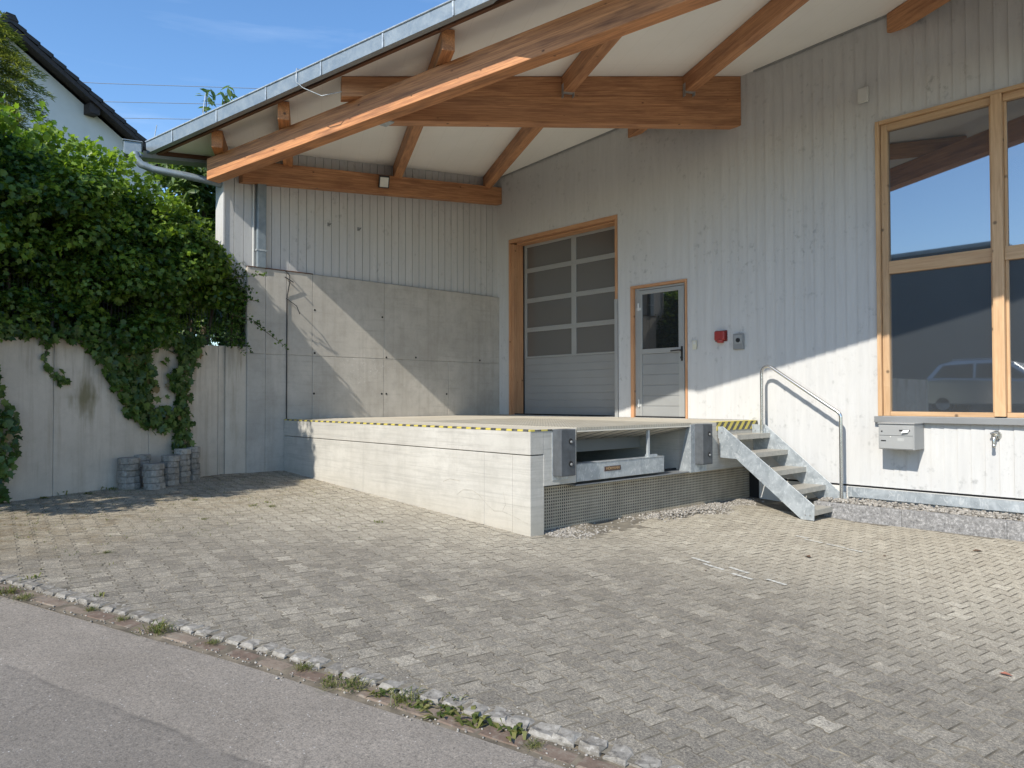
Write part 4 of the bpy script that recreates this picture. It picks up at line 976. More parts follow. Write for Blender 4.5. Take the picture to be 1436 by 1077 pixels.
mb = MB(); mb.beam((0.151,-2.70,5.00),(0.22,-2.71,4.99), 0.10, 0.03); mb.build('bracket', M['black'], t)
t = thing('guard_rail', 'long galvanised steel rail along the foot of the boarded wall', 'rail', (9,0,0.12))
mb = MB(); mb.box(6.62,12.45,-0.062,-0.056,0.115,0.232); mb.box(6.62,12.45,-0.0555,-0.002,0.226,0.232); mb.box(6.62,12.45,-0.0555,-0.03,0.115,0.121); mb.build('profile', M['galv'], t)
mb = MB()
for x in (6.75,7.95,9.15,10.35,11.55): mb.box(x,x+0.06,-0.0555,-0.002,0.14,0.21)
mb.build('bracket', M['galv'], t)
# hooks on side boards
for (y, z) in ((-3.60,4.09),(-3.06,4.10)):
    mb = MB(); mb.box(0.009,0.016,y-0.02,y+0.02,z-0.01,z+0.05); mb.tube([(0.012,y,z+0.02),(0.06,y,z+0.01),(0.08,y+0.01,z+0.035)], 0.008, 8)
    tag(mb.build('wall_hook', M['grey_metal_dark'], None, 0, base_of(mb)), 'small dark metal hook on the grey side boards, %s one' % ('left' if y < -3.3 else 'right'), 'hook', 'hooks on the side boards')
# loose cable with wire ends on the concrete wall
mb = MB(); mb.tube([(FX+0.012,-4.325,1.04),(FX+0.012,-4.325,2.0),(FX+0.012,-4.322,2.9),(FX+0.05,-4.30,3.1),(FX+0.07,-4.31,3.2),(FX+0.03,-4.36,3.27)], 0.008, 6)
mb.tube([(FX+0.015,-4.36,3.18),(FX+0.09,-4.26,3.10)], 0.009, 6); mb.tube([(FX+0.015,-4.34,2.86),(FX+0.12,-4.22,2.74),(FX+0.16,-4.19,2.62)], 0.007, 6)
tag(mb.build('wall_cable', M['black'], None, 0, base_of(mb)), 'thin grey cable running up the concrete wall with a loose curled end', 'cable')

# ---------------------------------------------------------------- stacks of leftover pavers
stacks = [('front stack at the left end',0.70,-6.67,5,0.225,0.077),('lowest stack standing foremost of the pile',0.85,-6.43,4,0.22,0.079),('half hidden stack behind the two front stacks',0.48,-6.47,5,0.20,0.078),
          ('middle stack behind the foremost one',0.66,-6.18,5,0.205,0.077),('stack topped by a pale block under the ivy tip',0.48,-5.97,6,0.185,0.074),('narrow dark stack at the right end',0.32,-5.78,6,0.165,0.074)]
ordn = ['bottom','second','third','fourth','fifth','sixth','seventh']
def paver_block(w, l, h, seed):
    r = random.Random(seed); mb = MB(); P = []
    prof = [(-.80,-.80),(-.42,-1),(0,-1.03),(.42,-1),(.80,-.80),(1.0,0),(.80,.80),(.42,1),(0,1.03),(-.42,1),(-.80,.80),(-1.0,0)]
    for (z, k) in ((0.0,0.96),(0.006,1.0),(h-0.006,1.0),(h,0.955)):
        for (a,b) in prof: P.append((a*w/2*k+r.gauss(0,0.0008), b*l/2*k+r.gauss(0,0.0008), z+r.gauss(0,0.0004)))
    n = 12; F = [tuple(range(n))[::-1], tuple(range(3*n,4*n))]
    for q in range(3): F += [(q*n+k, q*n+(k+1)%n, (q+1)*n+(k+1)%n, (q+1)*n+k) for k in range(n)]
    return P, F
for (nm, x, y, n, w, h) in stacks:
    for k in range(n):
        mb = MB(); last = k == n-1
        wide = 1.12 if (last and 'right end' in nm) else 1.0
        P, F = paver_block(w*0.97*wide, w*wide, h-0.003, len(nm)*31+k*7)
        mb.mesh(P, F, None, R.uniform(0.1,0.7) if not (last and 'pale' in nm) else 1.0)
        o = mb.build('paver_block', M['old_paver'], None, 0, (0,0,0))
        o.location = (x+R.gauss(0,0.005), y+R.gauss(0,0.005), gz(x,y)-0.006+k*h); o.rotation_euler = (0,0,R.choice((0,1.57,3.14))+rad(20)+R.gauss(0,0.06))
        pos = 'topmost' if last else ordn[k]+(' from below' if k else '')
        tag(o, 'paver %s in the %s' % (pos, nm), 'paver', 'stacked leftover pavers by the retaining wall')

# ---------------------------------------------------------------- plants
def leaf_mesh(name, mat, pos, nor, size, rnd, parent=None, origin=None, lobes=True, droop=0.35, tips=None):
    """many small folded leaves in one mesh"""
    n = len(pos); pos = np.asarray(pos); nor = np.asarray(nor); nor = nor/(np.linalg.norm(nor,axis=1,keepdims=True)+1e-9)
    if tips is None:
        tips = NP.normal(0,1,(n,3)); tips[:,2] -= droop*2
    t = tips-nor*(tips*nor).sum(1,keepdims=True); t /= (np.linalg.norm(t,axis=1,keepdims=True)+1e-9); b = np.cross(nor, t)
    if lobes == 'needle': L = np.array([(0,-0.5,0),(0.075,-0.1,0.02),(0.06,0.2,0.02),(0,0.55,-0.04),(-0.06,0.2,0.02),(-0.075,-0.1,0.02)]); Fl = [(0,1,2,3),(0,3,4,5)]
    elif lobes: L = np.array([(0,-0.5,0),(0.40,-0.30,0.10),(0.30,0.02,0.05),(0.52,0.20,0.12),(0.20,0.24,0.03),(0,0.62,-0.06),(-0.20,0.24,0.03),(-0.52,0.20,0.12),(-0.30,0.02,0.05),(-0.40,-0.30,0.10)]); Fl = [(0,1,2,3,4,5),(0,5,6,7,8,9)]
    else: L = np.array([(0,-0.5,0),(0.20,-0.15,0.05),(0.19,0.15,0.05),(0,0.55,-0.05),(-0.19,0.15,0.05),(-0.20,-0.15,0.05)]); Fl = [(0,1,2,3),(0,3,4,5)]
    m = len(L); s = np.asarray(size)[:,None,None]
    V = pos[:,None,:]+s*(L[None,:,0:1]*b[:,None,:]+L[None,:,1:2]*t[:,None,:]+L[None,:,2:3]*nor[:,None,:])
    V = V.reshape(-1,3)
    if origin is not None: V = V-np.array(origin)
    k = len(Fl[0]); F = (np.arange(n)[:,None,None]*m+np.array(Fl)[None]).reshape(-1,k)
    me = bpy.data.meshes.new(name); me.vertices.add(len(V)); me.vertices.foreach_set('co', V.astype(np.float32).ravel())
    me.loops.add(F.size); me.loops.foreach_set('vertex_index', F.astype(np.int32).ravel())
    me.polygons.add(len(F)); me.polygons.foreach_set('loop_start', (np.arange(len(F))*k).astype(np.int32)); me.polygons.foreach_set('loop_total', np.full(len(F),k,dtype=np.int32))
    me.update(); me.validate()
    a = me.attributes.new('rnd','FLOAT','FACE'); a.data.foreach_set('value', np.repeat(np.asarray(rnd),len(Fl)).astype(np.float32))
    me.materials.append(mat); o = bpy.data.objects.new(name, me); COL.objects.link(o)
    if origin is not None: o.location = origin
    if parent is not None:
        o.parent = parent; o.location = -Vector(world_loc(parent)) if origin is None else Vector(origin)-Vector(world_loc(parent))
    return o
def clump(c, r, n, flat=1.0):
    v = NP.normal(0,1,(n,3)); v /= np.linalg.norm(v,axis=1,keepdims=True); rr = NP.uniform(0.45,1.0,(n,1))**0.5
    p = v*rr*r; p[:,2] *= flat
    nn = v*0.7+NP.normal(0,0.55,(n,3)); nn[:,2] += 0.55
    return p+np.array(c), nn

# the big shrub on the wall
TOPZ = [(-12.0,5.5),(-9.3,5.3),(-8.75,4.8),(-8.3,4.52),(-7.9,4.40),(-7.3,4.38),(-6.75,4.28),(-6.35,4.06),(-6.0,3.90),(-5.6,3.70),(-5.32,3.42),(-5.15,3.0)]
def topz(y):
    for (a,b),(c,d) in zip(TOPZ, TOPZ[1:]):
        if y <= c: return b+(d-b)*(y-a)/(c-a)
    return TOPZ[-1][1]
sh = thing('leafy_shrub', 'huge dense green maple leaved shrub spilling over the low concrete wall', 'shrub', (-0.3,-7.4,2.05))
P_, N_, S_, C_ = [], [], [], []
def add(p, n, s0, s1, r0, r1):
    P_.append(p); N_.append(n); S_.append(NP.uniform(s0,s1,len(p))); C_.append(NP.uniform(min(r0,r1),max(r0,r1)+1e-6,len(p)))
def over(y):     # how far the crown hangs out past the wall face
    return 0.22+0.42*sstep((-y-8.0)/1.2)+(0.10*math.sin(y*3.7))
for i in range(560):
    y = R.uniform(-10.6,-5.25) if i % 4 else R.uniform(-8.6,-5.2)
    tz = topz(y); bz = 2.12 if y < -6.25 else 2.12+0.62*sstep((y+6.25)/0.35)
    f = R.random()**0.8
    z = bz+(tz-bz)*f
    # rounded cross-section with bulges and hollows
    reach = over(y)*(1-0.55*max(0,(f-0.55)/0.45)**2)-0.75*max(0,(f-0.7)/0.3)**2
    bulge = 0.16*math.sin(y*4.3+z*2.1)+0.13*math.sin(z*5.2-y*2.7)
    depth = R.choice((0.0,0.0,0.15,0.4,0.85))
    x = rwx(y)+reach+bulge-depth-0.14+R.gauss(0,0.05)
    r = R.choice((0.12,0.16,0.22,0.30,0.34)); ls = R.uniform(0.75,1.25)
    p, n = clump((x,y,z-0.10), r, int(150*(r/0.25)**1.4/ls), R.uniform(0.6,1.0))
    n[:,0] += 0.2; n[:,2] += 0.25
    tone = R.gauss(0.30,0.17)+0.6*max(0,f-0.65)  # leaf colour lightened towards the top, painting in sunlight on the crown
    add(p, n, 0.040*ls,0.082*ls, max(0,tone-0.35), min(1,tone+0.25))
for i in range(60):      # longer outward shoots with young leaves
    y = R.uniform(-8.8,-5.3); tz = topz(y); z = R.uniform(2.9,tz-0.1); x = rwx(y)+over(y)-0.15
    d = np.array([R.uniform(0.3,1.0),R.uniform(-0.6,0.6),R.uniform(-0.5,0.5)]); L = R.uniform(0.2,0.42); k = 26
    t_ = NP.uniform(0.1,1,(k,1)); p = np.array([x,y,z])+t_*d*L+NP.normal(0,0.04,(k,3)); p[:,2] -= 0.12*t_[:,0]**2
    n = NP.normal(0,0.6,(k,3)); n[:,2] += 0.7; add(p, n, 0.045,0.085, 0.45,1.0)
for i in range(150):      # upright young shoots along the top
    y = R.uniform(-9.5,-5.3); tz = topz(y)-0.12; x = rwx(y)+over(y)-R.uniform(0.15,1.3); h = R.uniform(0.12,0.32)
    k = 22; t_ = NP.uniform(0,1,(k,1)); lean = np.array([R.uniform(-.2,.2),R.uniform(-.2,.2),1.0])
    p = np.array([x,y,tz])+t_*lean*h+NP.normal(0,0.055,(k,3)); n = NP.normal(0,0.6,(k,3)); n[:,2] += 0.6
    add(p, n, 0.055,0.095, 0.55,1.0)
# fill behind so that no daylight shows through the thick part
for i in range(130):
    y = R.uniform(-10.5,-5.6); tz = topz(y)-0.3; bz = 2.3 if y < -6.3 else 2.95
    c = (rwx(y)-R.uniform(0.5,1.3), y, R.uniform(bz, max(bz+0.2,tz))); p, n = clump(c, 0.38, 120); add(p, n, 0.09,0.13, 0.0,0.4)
# trailing twigs in front of the concrete
def twig(a, b, sag, k, s0=0.03, s1=0.05):
    t_ = np.linspace(0.0,1,k)[:,None]; p = np.array(a)*(1-t_)+np.array(b)*t_; p[:,2] += -sag*(t_[:,0]*(1-t_[:,0]))*4
    p = p+NP.normal(0,0.022,(k,3)); n = NP.normal(0,0.7,(k,3)); n[:,2] += 0.3; add(p, n, s0, s1, 0.0,0.4); return p
tw = []
for a, b, k in (((0.25,-5.2,3.05),(0.36,-4.78,3.14),34),((0.25,-5.2,2.75),(0.36,-4.88,2.74),26),((0.22,-5.25,2.55),(0.38,-4.86,2.40),40),((0.36,-4.95,2.42),(0.40,-4.46,2.07),34),((0.25,-5.2,2.3),(0.34,-4.98,2.0),30),((0.25,-5.25,2.95),(0.33,-4.95,2.86),26),((0.2,-5.3,2.25),(0.28,-5.05,1.98),30)):
    tw.append((a,b)); twig(a, b, -0.02, k)
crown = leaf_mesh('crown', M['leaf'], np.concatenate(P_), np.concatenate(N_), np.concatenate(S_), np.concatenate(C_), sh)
mb = MB()
for i in range(16):
    y = -9.6+i*0.28+R.uniform(-0.1,0.1); x = rwx(y)-0.35-R.uniform(0,0.3); mb.tube([(x,y,2.0),(x+0.05,y+R.uniform(-.15,.15),2.7),(x+R.uniform(-.1,.2),y+R.uniform(-.3,.3),topz(y)-0.35)], [0.03,0.022,0.008], 7)
for a, b in tw: mb.tube([a, tuple((Vector(a)+Vector(b))/2), b], [0.006,0.004,0.002], 5)
mb.build('trunk', M['bark'], sh)

# ivy hanging down the wall (drawn on the wall face: s along it, z up)
IVY = [(2.24,2.10),(1.9,2.14),(1.43,2.14),(0.96,2.14),(0.47,2.12),(0.52,1.95),(0.62,1.80),(0.66,1.62),(0.70,1.33),(0.65,1.03),(0.73,0.90),(0.65,0.77),(0.69,0.66),(0.95,0.66),(0.83,0.91),(0.90,1.05),(1.02,0.93),(1.21,0.97),(1.42,1.05),(1.59,1.20),(1.75,1.44),(1.87,1.64),(2.0,1.85)]
def inside(p, poly):
    c = False; j = len(poly)-1
    for i in range(len(poly)):
        if (poly[i][1] > p[1]) != (poly[j][1] > p[1]) and p[0] < (poly[j][0]-poly[i][0])*(p[1]-poly[i][1])/(poly[j][1]-poly[i][1])+poly[i][0]: c = not c
        j = i
    return c
def wall_leaves(pts, dmin, dmax, bend=0.35):
    p = np.array([rp(s, R.uniform(dmin,dmax), z) for s, z in pts]); n = NP.normal(0,bend,(len(p),3)); n[:,0] += 0.94; n[:,1] += 0.35; n[:,2] += 0.25
    return p, n
def ivy_plant(label, pts_groups, stems, loc):
    t = thing('ivy', label, 'climbing plant', loc)
    ps, ns, ss, cs = [], [], [], []
    for pts, d0, d1, s0, s1, c0, c1 in pts_groups:
        p, n = wall_leaves(pts, d0, d1); ps.append(p); ns.append(n); ss.append(NP.uniform(s0,s1,len(p))); cs.append(NP.uniform(c0,c1,len(p)))
    leaf_mesh('foliage', M['ivy'], np.concatenate(ps), np.concatenate(ns), np.concatenate(ss), np.concatenate(cs), t, None, True, 0.6)
    mb = MB()
    for st_ in stems: mb.tube([rp(s, 0.012, z) for s, z in st_], 0.005, 5)
    mb.build('stem', M['bark'], t); return t
gr = []
while len(gr) < 1300:
    s, z = R.uniform(0.45,2.3), R.uniform(0.62,2.2)
    # a thin gap in the upper part where the wall shows between two strands
    if inside((s+R.gauss(0,0.025),z+R.gauss(0,0.025)), IVY) and not (0.90+0.06*math.sin(z*9) < s < 1.24+0.05*math.sin(z*7) and 1.22 < z < 2.06 and R.random() < 0.95): gr.append((s,z))
lip = [(R.uniform(0.45,6.0), R.gauss(2.09,0.05)) for _ in range(900)]
ivy_plant('dark green ivy hanging in a long wedge down the concrete wall above the paver stacks', [(gr,0.015,0.13,0.065,0.115,0.1,1.0),(lip,0.0,0.16,0.06,0.11,0.0,0.9)], [[(1.6,2.1),(1.4,1.6),(1.1,1.1)],[(0.8,2.1),(0.8,1.3),(0.78,0.75)],[(0.75,1.0),(0.78,0.7)]], (0.6,-6.2,0.6))
tr_ = [(2.55,2.06),(2.54,1.98),(2.52,1.92),(2.53,1.85),(2.55,1.78),(2.54,1.71),(2.53,1.66),(2.47,1.60),(2.44,1.57),(2.39,1.55),(2.35,1.54),(2.31,1.52),(2.42,1.62),(2.41,1.53),(2.36,1.59)]
ivy_plant('thin single strand of ivy dangling on the left part of the retaining wall', [(tr_+[(a+R.gauss(0,0.03),b+R.gauss(0,0.03)) for a,b in tr_],0.01,0.05,0.05,0.10,0.2,0.9)], [[(2.56,2.1),(2.53,1.9),(2.55,1.78),(2.53,1.66),(2.44,1.57),(2.28,1.52)]], (0.9,-7.6,1.5))
lf = []
for _ in range(700):
    z = R.uniform(0.22,1.7); s = R.uniform(2.93+0.10*math.sin(z*5)-0.10*max(0,0.7-z), 3.6); lf.append((s,z))
ivy_plant('patch of ivy climbing the retaining wall at the left edge of the picture', [(lf,0.01,0.14,0.06,0.11,0.1,1.0)], [[(3.3,0.25),(3.25,1.0),(3.2,1.7)]], (1.2,-8.3,0.2))

# mesh fence on top of the wall, half swallowed by leaves
t = thing('wire_fence', 'dark wire mesh fence on top of the low wall among the leaves', 'fence', (0.2,-6,2.08))
for s in (-0.13,1.1,2.4,3.7,5.0):
    q = rp(s,-0.12,2.06); mb = MB(); mb.tube([q,(q[0],q[1],3.15)], 0.024, 8); mb.build('post', M['black'], t)
mb = MB(); s = -0.13
while s < 5.0:
    q = rp(s,-0.12,2.1); mb.tube([q,(q[0],q[1],3.1)], 0.0025, 4, False); s += 0.05
for z in (2.12,2.32,2.52,2.72,2.92,3.1): mb.tube([rp(-0.13,-0.116,z),rp(5,-0.116,z)], 0.003, 4, False)
mb.build('mesh_panel', M['black'], t)
# thin leaves in the gap
def loose_bush(name, label, cat, boxes, mat, n, s0, s1, loc, trunk, lobes=False, c=(0,1)):
    t = thing(name, label, cat, loc); ps, ns = [], []
    for (cx,cy,cz,r,k) in boxes:
        p, q = clump((cx,cy,cz), r, k); ps.append(p); ns.append(q)
    p = np.concatenate(ps); leaf_mesh('crown', mat, p, np.concatenate(ns), NP.uniform(s0,s1,len(p)), NP.uniform(c[0],c[1],len(p)), t, None, lobes)
    mb = MB()
    for tr in trunk: mb.tube(tr[0], tr[1], 7)
    mb.build('trunk', M['bark'], t); return t
loose_bush('creeper', 'thin dark creeper growing through the wire fence beside the tall concrete wall', 'climbing plant',
    [(rwx(y)-0.12+R.uniform(-.04,.08), y, R.uniform(2.15,2.95), R.uniform(0.08,0.16), 34) for y in [R.uniform(-6.4,-5.12) for _ in range(15)]]+[(FX-0.10,-5.02,2.1+0.09*k,0.11,60) for k in range(14)]+[(-0.05,-5.15,2.1+0.1*k,0.13,60) for k in range(12)],
    M['ivy'], 0, 0.04,0.07, (-0.1,-5.4,2.05), [([(-0.1,-5.1,2.0),(-0.08,-5.1,2.6),(0,-5.05,3.1)],[0.02,0.015,0.006])])
loose_bush('garden_hedge', 'tall dark green hedge at the back of the garden behind the fence', 'hedge',
    [(-7+R.uniform(-.6,.6), R.uniform(-8.5,1.5), R.uniform(2.2,4.3), 0.5, 150) for _ in range(120)], M['ivy'], 0, 0.12,0.2, (-7,-3.5,2.0), [([(-7,y,2.0),(-7,y+0.1,3.8)],[0.05,0.02]) for y in (-8,-6.5,-5,-3.5,-2,-0.5,1)], True)
# sunny bushes in the garden seen through the gap and under the roof corner
loose_bush('garden_bush', 'sunlit light green bush in the garden seen through the gap in the hedge', 'bush',
    [(-3.2+R.uniform(-.7,.7), -4.6+R.uniform(-1.3,1.0), 2.25+R.uniform(0,1.0), 0.3, 90) for _ in range(30)], M['leaf2'], 0, 0.06,0.11, (-3.2,-4.6,2.0), [([(-3.2,-4.6,2.0),(-3.2,-4.6,2.8)],[0.04,0.02])])
bx = []
for _ in range(105):
    z = R.uniform(2.6,5.45); w = 0.75*math.sin(min(1,(z-2.2)/2.2)*1.9+0.4)+0.1
    bx.append((-2.0+R.uniform(-.6,.6)*w-0.1, -4.9+R.uniform(-.9,.75)*w, z, R.uniform(0.16,0.28), 60))
for (y,z) in ((-4.80,6.42),(-4.46,6.58)):
    bx += [(-2.0,y,z,0.14,16),(-2.0,y+0.03,z-0.13,0.10,6)]
loose_bush('young_tree', 'young broad leaved tree behind the roof corner with shoots above the gutter', 'tree', bx, M['leaf2'], 0, 0.11,0.20, (-2,-4.8,2.0),
    [([(-2,-4.8,2.0),(-2,-4.8,4.0),(-2,-4.82,5.2),(-2,-4.79,6.45)],[0.06,0.045,0.025,0.006]),([(-2,-4.8,4.6),(-2,-4.6,5.6),(-2,-4.46,6.6)],[0.03,0.015,0.005])])

# conifer at the left edge
t = thing('conifer', 'tall feathery conifer at the left edge before the white house gable', 'tree', (-5.2,-7.6,2.0))
mb = MB(); mb.tube([(-5.2,-7.62,2.0),(-5.2,-7.60,5.5),(-5.2,-7.55,8.6)], [0.16,0.10,0.02], 9); mb.build('trunk', M['bark'], t)
ps, ns, tp = [], [], []
for k in range(480):
    z = R.uniform(4.2,8.25); L = (0.40+0.70*sstep((8.6-z)/1.6))*R.uniform(0.65,1.12); an = R.uniform(0,6.28); d = np.array([math.cos(an),math.sin(an),0.0])
    base = np.array([-5.2,-7.6,z]); m = int(120*L)
    t_ = NP.uniform(0.1,1,(m,1)); side = NP.normal(0,0.10,(m,1))*(1.1-t_*0.7); pd = np.array([-d[1],d[0],0])
    p = base+d*t_*L+pd*side; p[:,2] += (0.22*t_[:,0]-0.50*t_[:,0]**2)*L+NP.normal(0,0.03,m)
    ps.append(p); q = NP.normal(0,0.4,(m,3)); q[:,2] += 1; ns.append(q)
    tip = np.tile(d,(m,1))+pd*np.sign(side)*0.7; tip[:,2] -= 0.5; tp.append(tip)
ps = np.concatenate(ps); leaf_mesh('crown', M['conifer'], ps, np.concatenate(ns), NP.uniform(0.07,0.14,len(ps)), NP.uniform(0,1,len(ps)), t, None, 'needle', 0.3, np.concatenate(tp))

# weeds: three kinds of clump, copied
def weed_mesh(kind, seed):
    r = random.Random(seed); mb = MB()
    n = {'grass':80,'rosette':18,'seedling':10}[kind]
    for i in range(n):
        a = r.uniform(0,6.28); d = Vector((math.cos(a),math.sin(a),0)); s = Vector((-d.y,d.x,0))
        b = Vector((r.gauss(0,0.035),r.gauss(0,0.028),0))
        if kind == 'grass': L, H, w = r.uniform(0.03,0.11), r.uniform(0.012,0.05), 0.0022
        elif kind == 'rosette': L, H, w = r.uniform(0.04,0.09), r.uniform(0.008,0.035), 0.011
        else: L, H, w = r.uniform(0.015,0.04), r.uniform(0.01,0.04), 0.008
        p1 = b+d*L*0.5+Vector((0,0,H)); p2 = b+d*L+Vector((0,0,H*0.75)); rn = r.random()
        mb.mesh([b-s*w*0.5,b+s*w*0.5,p1+s*w,p1-s*w,p2], [(0,1,2,3),(3,2,4)], None, rn)
    me = mb.build('weed_'+kind, M['weed'], None, 0, (0,0,0)); d_ = me.data; bpy.data.objects.remove(me); return d_
WM = {(k,s): weed_mesh(k, s) for k in ('grass','rosette','seedling') for s in (1,2,3)}
weeds = [('grass',5.93,-7.92,1.35,'bright green grass tuft by the clinker bricks at the left of the setts'),('grass',4.62,-8.47,1.2,'grass tuft against the setts at the left picture edge'),('grass',4.82,-8.40,0.9,None),
    ('rosette',7.93,-7.19,1.25,'large dandelion rosette growing on the bricks where the setts are broken'),('rosette',7.80,-7.24,1.2,'leafy weed beside the large dandelion on the brick row'),('rosette',7.66,-7.28,1.0,None),('grass',7.55,-7.31,1.2,None),('rosette',7.42,-7.36,0.9,None),('grass',7.28,-7.42,1.1,None),('seedling',7.14,-7.46,1.0,None),
    ('rosette',8.10,-7.12,1.15,'weed rosette beside the first big loose granite sett'),('grass',6.93,-7.50,0.8,None),('seedling',5.08,-8.02,0.9,None),('grass',5.3,-8.12,0.6,None),('grass',6.3,-7.74,0.6,None),('grass',5.6,-8.02,0.6,None),('seedling',4.4,-8.3,1.2,None),('grass',4.35,-8.55,1.0,None),
    ('seedling',0.80,-7.40,1.5,None),('seedling',0.62,-7.0,1.4,None),('rosette',0.90,-7.15,0.9,None),('seedling',2.45,-5.69,0.9,None),('seedling',2.55,-5.9,0.9,None),('grass',2.7,-5.75,0.7,None),('seedling',4.05,-5.23,1.0,'small dark weed alone among the pavers before the dock side'),('grass',3.9,-7.69,0.6,None),('grass',1.9,-6.3,0.6,None),('grass',3.0,-6.6,0.5,None),('seedling',0.72,-6.85,1.2,None),('rosette',0.98,-7.6,1.0,None),
    ('grass',7.2,-7.50,0.8,None),('seedling',7.72,-7.12,0.9,None),('grass',8.25,-7.12,0.6,None)]
for i, (k, x, y, s, lab) in enumerate(weeds):
    o = bpy.data.objects.new({'grass':'grass_tuft','rosette':'weed_rosette','seedling':'small_weed'}[k], WM[(k,1+i%3)]); COL.objects.link(o)
    onk = abs(y-kerb_y(x)) < 0.3
    o.location = (x,y,gz(x,y)-(0.018 if onk and y < kerb_y(x)-0.06 else 0.004)); o.scale = (s*0.85,s*0.85,s*0.8); o.rotation_euler = (0,0,R.uniform(0,6.28))
    place = 'in the sett and brick edging of the road' if onk else ('at the foot of the retaining wall' if x < 1.2 else 'in the paver joints of the yard')
    tag(o, lab or 'small green %s sprouting %s' % ({'grass':'grass tuft','rosette':'leaf rosette','seedling':'seedling'}[k], place), 'weed', 'weeds %s %s' % ({'grass':'(grass)','rosette':'(rosettes)','seedling':'(seedlings)'}[k], place))
# ground cover of tiny moss and grass in the joints near the wall
mb = MB()
for _ in range(900):
    x = R.uniform(0.3,4.6); y = R.uniform(-8.3,-4.5)
    if x < rwx(y)+0.03 or y < kerb_y(x)+0.1 or R.random() < (x-rwx(y))/4.4: continue
    z = gz(x,y)
    for k in range(5):
        a = R.uniform(0,6.28); L = R.uniform(0.008,0.03); dx, dy = math.cos(a)*L, math.sin(a)*L; bx_, by_ = x+R.gauss(0,0.02), y+R.gauss(0,0.02)
        mb.mesh([(bx_-dy*.15,by_+dx*.15,z-0.004),(bx_+dy*.15,by_-dx*.15,z-0.004),(bx_+dx,by_+dy,z+R.uniform(0.006,0.022))], [(0,1,2)], None, R.random())
struct(mb.build('ground_cover', M['weed']), 'stuff')
# dry leaves on the paving
def dry_leaf(x, y, s, lab, mat=None):
    mb = MB(); L = [(0,-.5,0),(.3,-.2,.12),(.28,.15,.16),(0,.55,.05),(-.28,.15,.10),(-.3,-.2,.15)]
    mb.mesh([(a*s,b*s,c*s) for a,b,c in L], [(0,1,2,3),(0,3,4,5)]); o = mb.build('dry_leaf', mat or M['dryleaf'], None, 0, (0,0,0)); o.location = (x,y,gz(x,y)+0.006); o.rotation_euler = (0,0,R.uniform(0,6))
    tag(o, lab, 'leaf', 'dry leaves on the yard')
dry_leaf(7.41,-2.82,0.085,'curled brown leaf on the pavers before the steps'); dry_leaf(8.39,-1.43,0.085,'dark brown leaf on the pavers below the tap')
dry_leaf(9.35,-4.56,0.065,'reddish dry leaf on the pavers at the right picture edge', m_plain('reddish_leaf', (0.30,0.12,0.08), 0.7)); dry_leaf(7.85,-2.22,0.04,'tiny brown leaf midway between steps and kerbstones'); dry_leaf(7.12,-4.03,0.035,'tiny brown crumb of leaf by the faded white dashes')

# ---------------------------------------------------------------- neighbour's house
hs = thing('neighbour_house', 'white rendered neighbour house with a dark tiled gable roof behind the shrub', 'house', (-18.5,-4,1.6))
rdg = Vector((-15.76,-5.61)); ev = Vector((-17.15,0.01)); zr, ze = 12.86, 9.47
gd = (ev-rdg).normalized(); gn = Vector((-gd.y,gd.x)); gn = gn if gn.x > 0 else -gn        # gn points to the camera
half = (ev-rdg).length; sl = (zr-ze)/half
def hp_(a, n, z): q = rdg+gd*a+gn*n; return (q.x,q.y,z)
mb = MB(); wl_ = half-0.65
mb.prism([(-wl_,1.2),(wl_,1.2),(wl_,zr-0.34-sl*wl_),(0,zr-0.34),(-wl_,zr-0.34-sl*wl_)], lambda a,b,d: hp_(a,d,b), -12, -0.52); mb.build('wall', M['render_white'], hs)
for sg in (1,-1):
    mb = MB(); nrow = 15
    for k in range(nrow):      # tile courses, each one stepped over the next
        a0, a1 = half*k/nrow, half*(k+1)/nrow+0.06; z0, z1 = zr-sl*a0, zr-sl*a1
        q = [(sg*a0,z0-0.02),(sg*a1,z1+0.045),(sg*a1,z1-0.10),(sg*a0,z0-0.16)]
        mb.prism(q, lambda a,b,d: hp_(a,d,b), -12.2, 0.0)
    rf = mb.build('roof', M['tile'], hs)
    mb = MB(); q = [(0,zr-0.17),(sg*half,ze-0.12),(sg*half,ze-0.27),(0,zr-0.33)]; mb.prism(q, lambda a,b,d: hp_(a,d,b), -0.06, -0.02); mb.build('barge_board', M['dark_wood'], rf)
    mb = MB(); q = [(0,zr-0.18),(sg*half,ze-0.13),(sg*half,ze-0.20),(0,zr-0.25)]; mb.prism(q, lambda a,b,d: hp_(a,d,b), -0.515, -0.07); mb.build('eaves_lining', M['dark_wood'], rf)
    for fr_ in (0.44,0.95):
        a = sg*half*fr_; z = zr-sl*abs(a)-0.25
        mb = MB(); mb.prism([(a-0.16,z-0.34),(a+0.16,z-0.34),(a+0.16,z-0.02),(a-0.16,z-0.02)], lambda p,b,d: hp_(p,d,b), -0.515, -0.10); mb.build('rafter_end', M['dark_wood'], rf)
mb = MB(); mb.prism([(-0.22,zr-0.08),(0.22,zr-0.08),(0.12,zr+0.10),(-0.12,zr+0.10)], lambda a,b,d: hp_(a,d,b), -12.2, 0.02); mb.build('ridge_cap', M['tile'], hs)
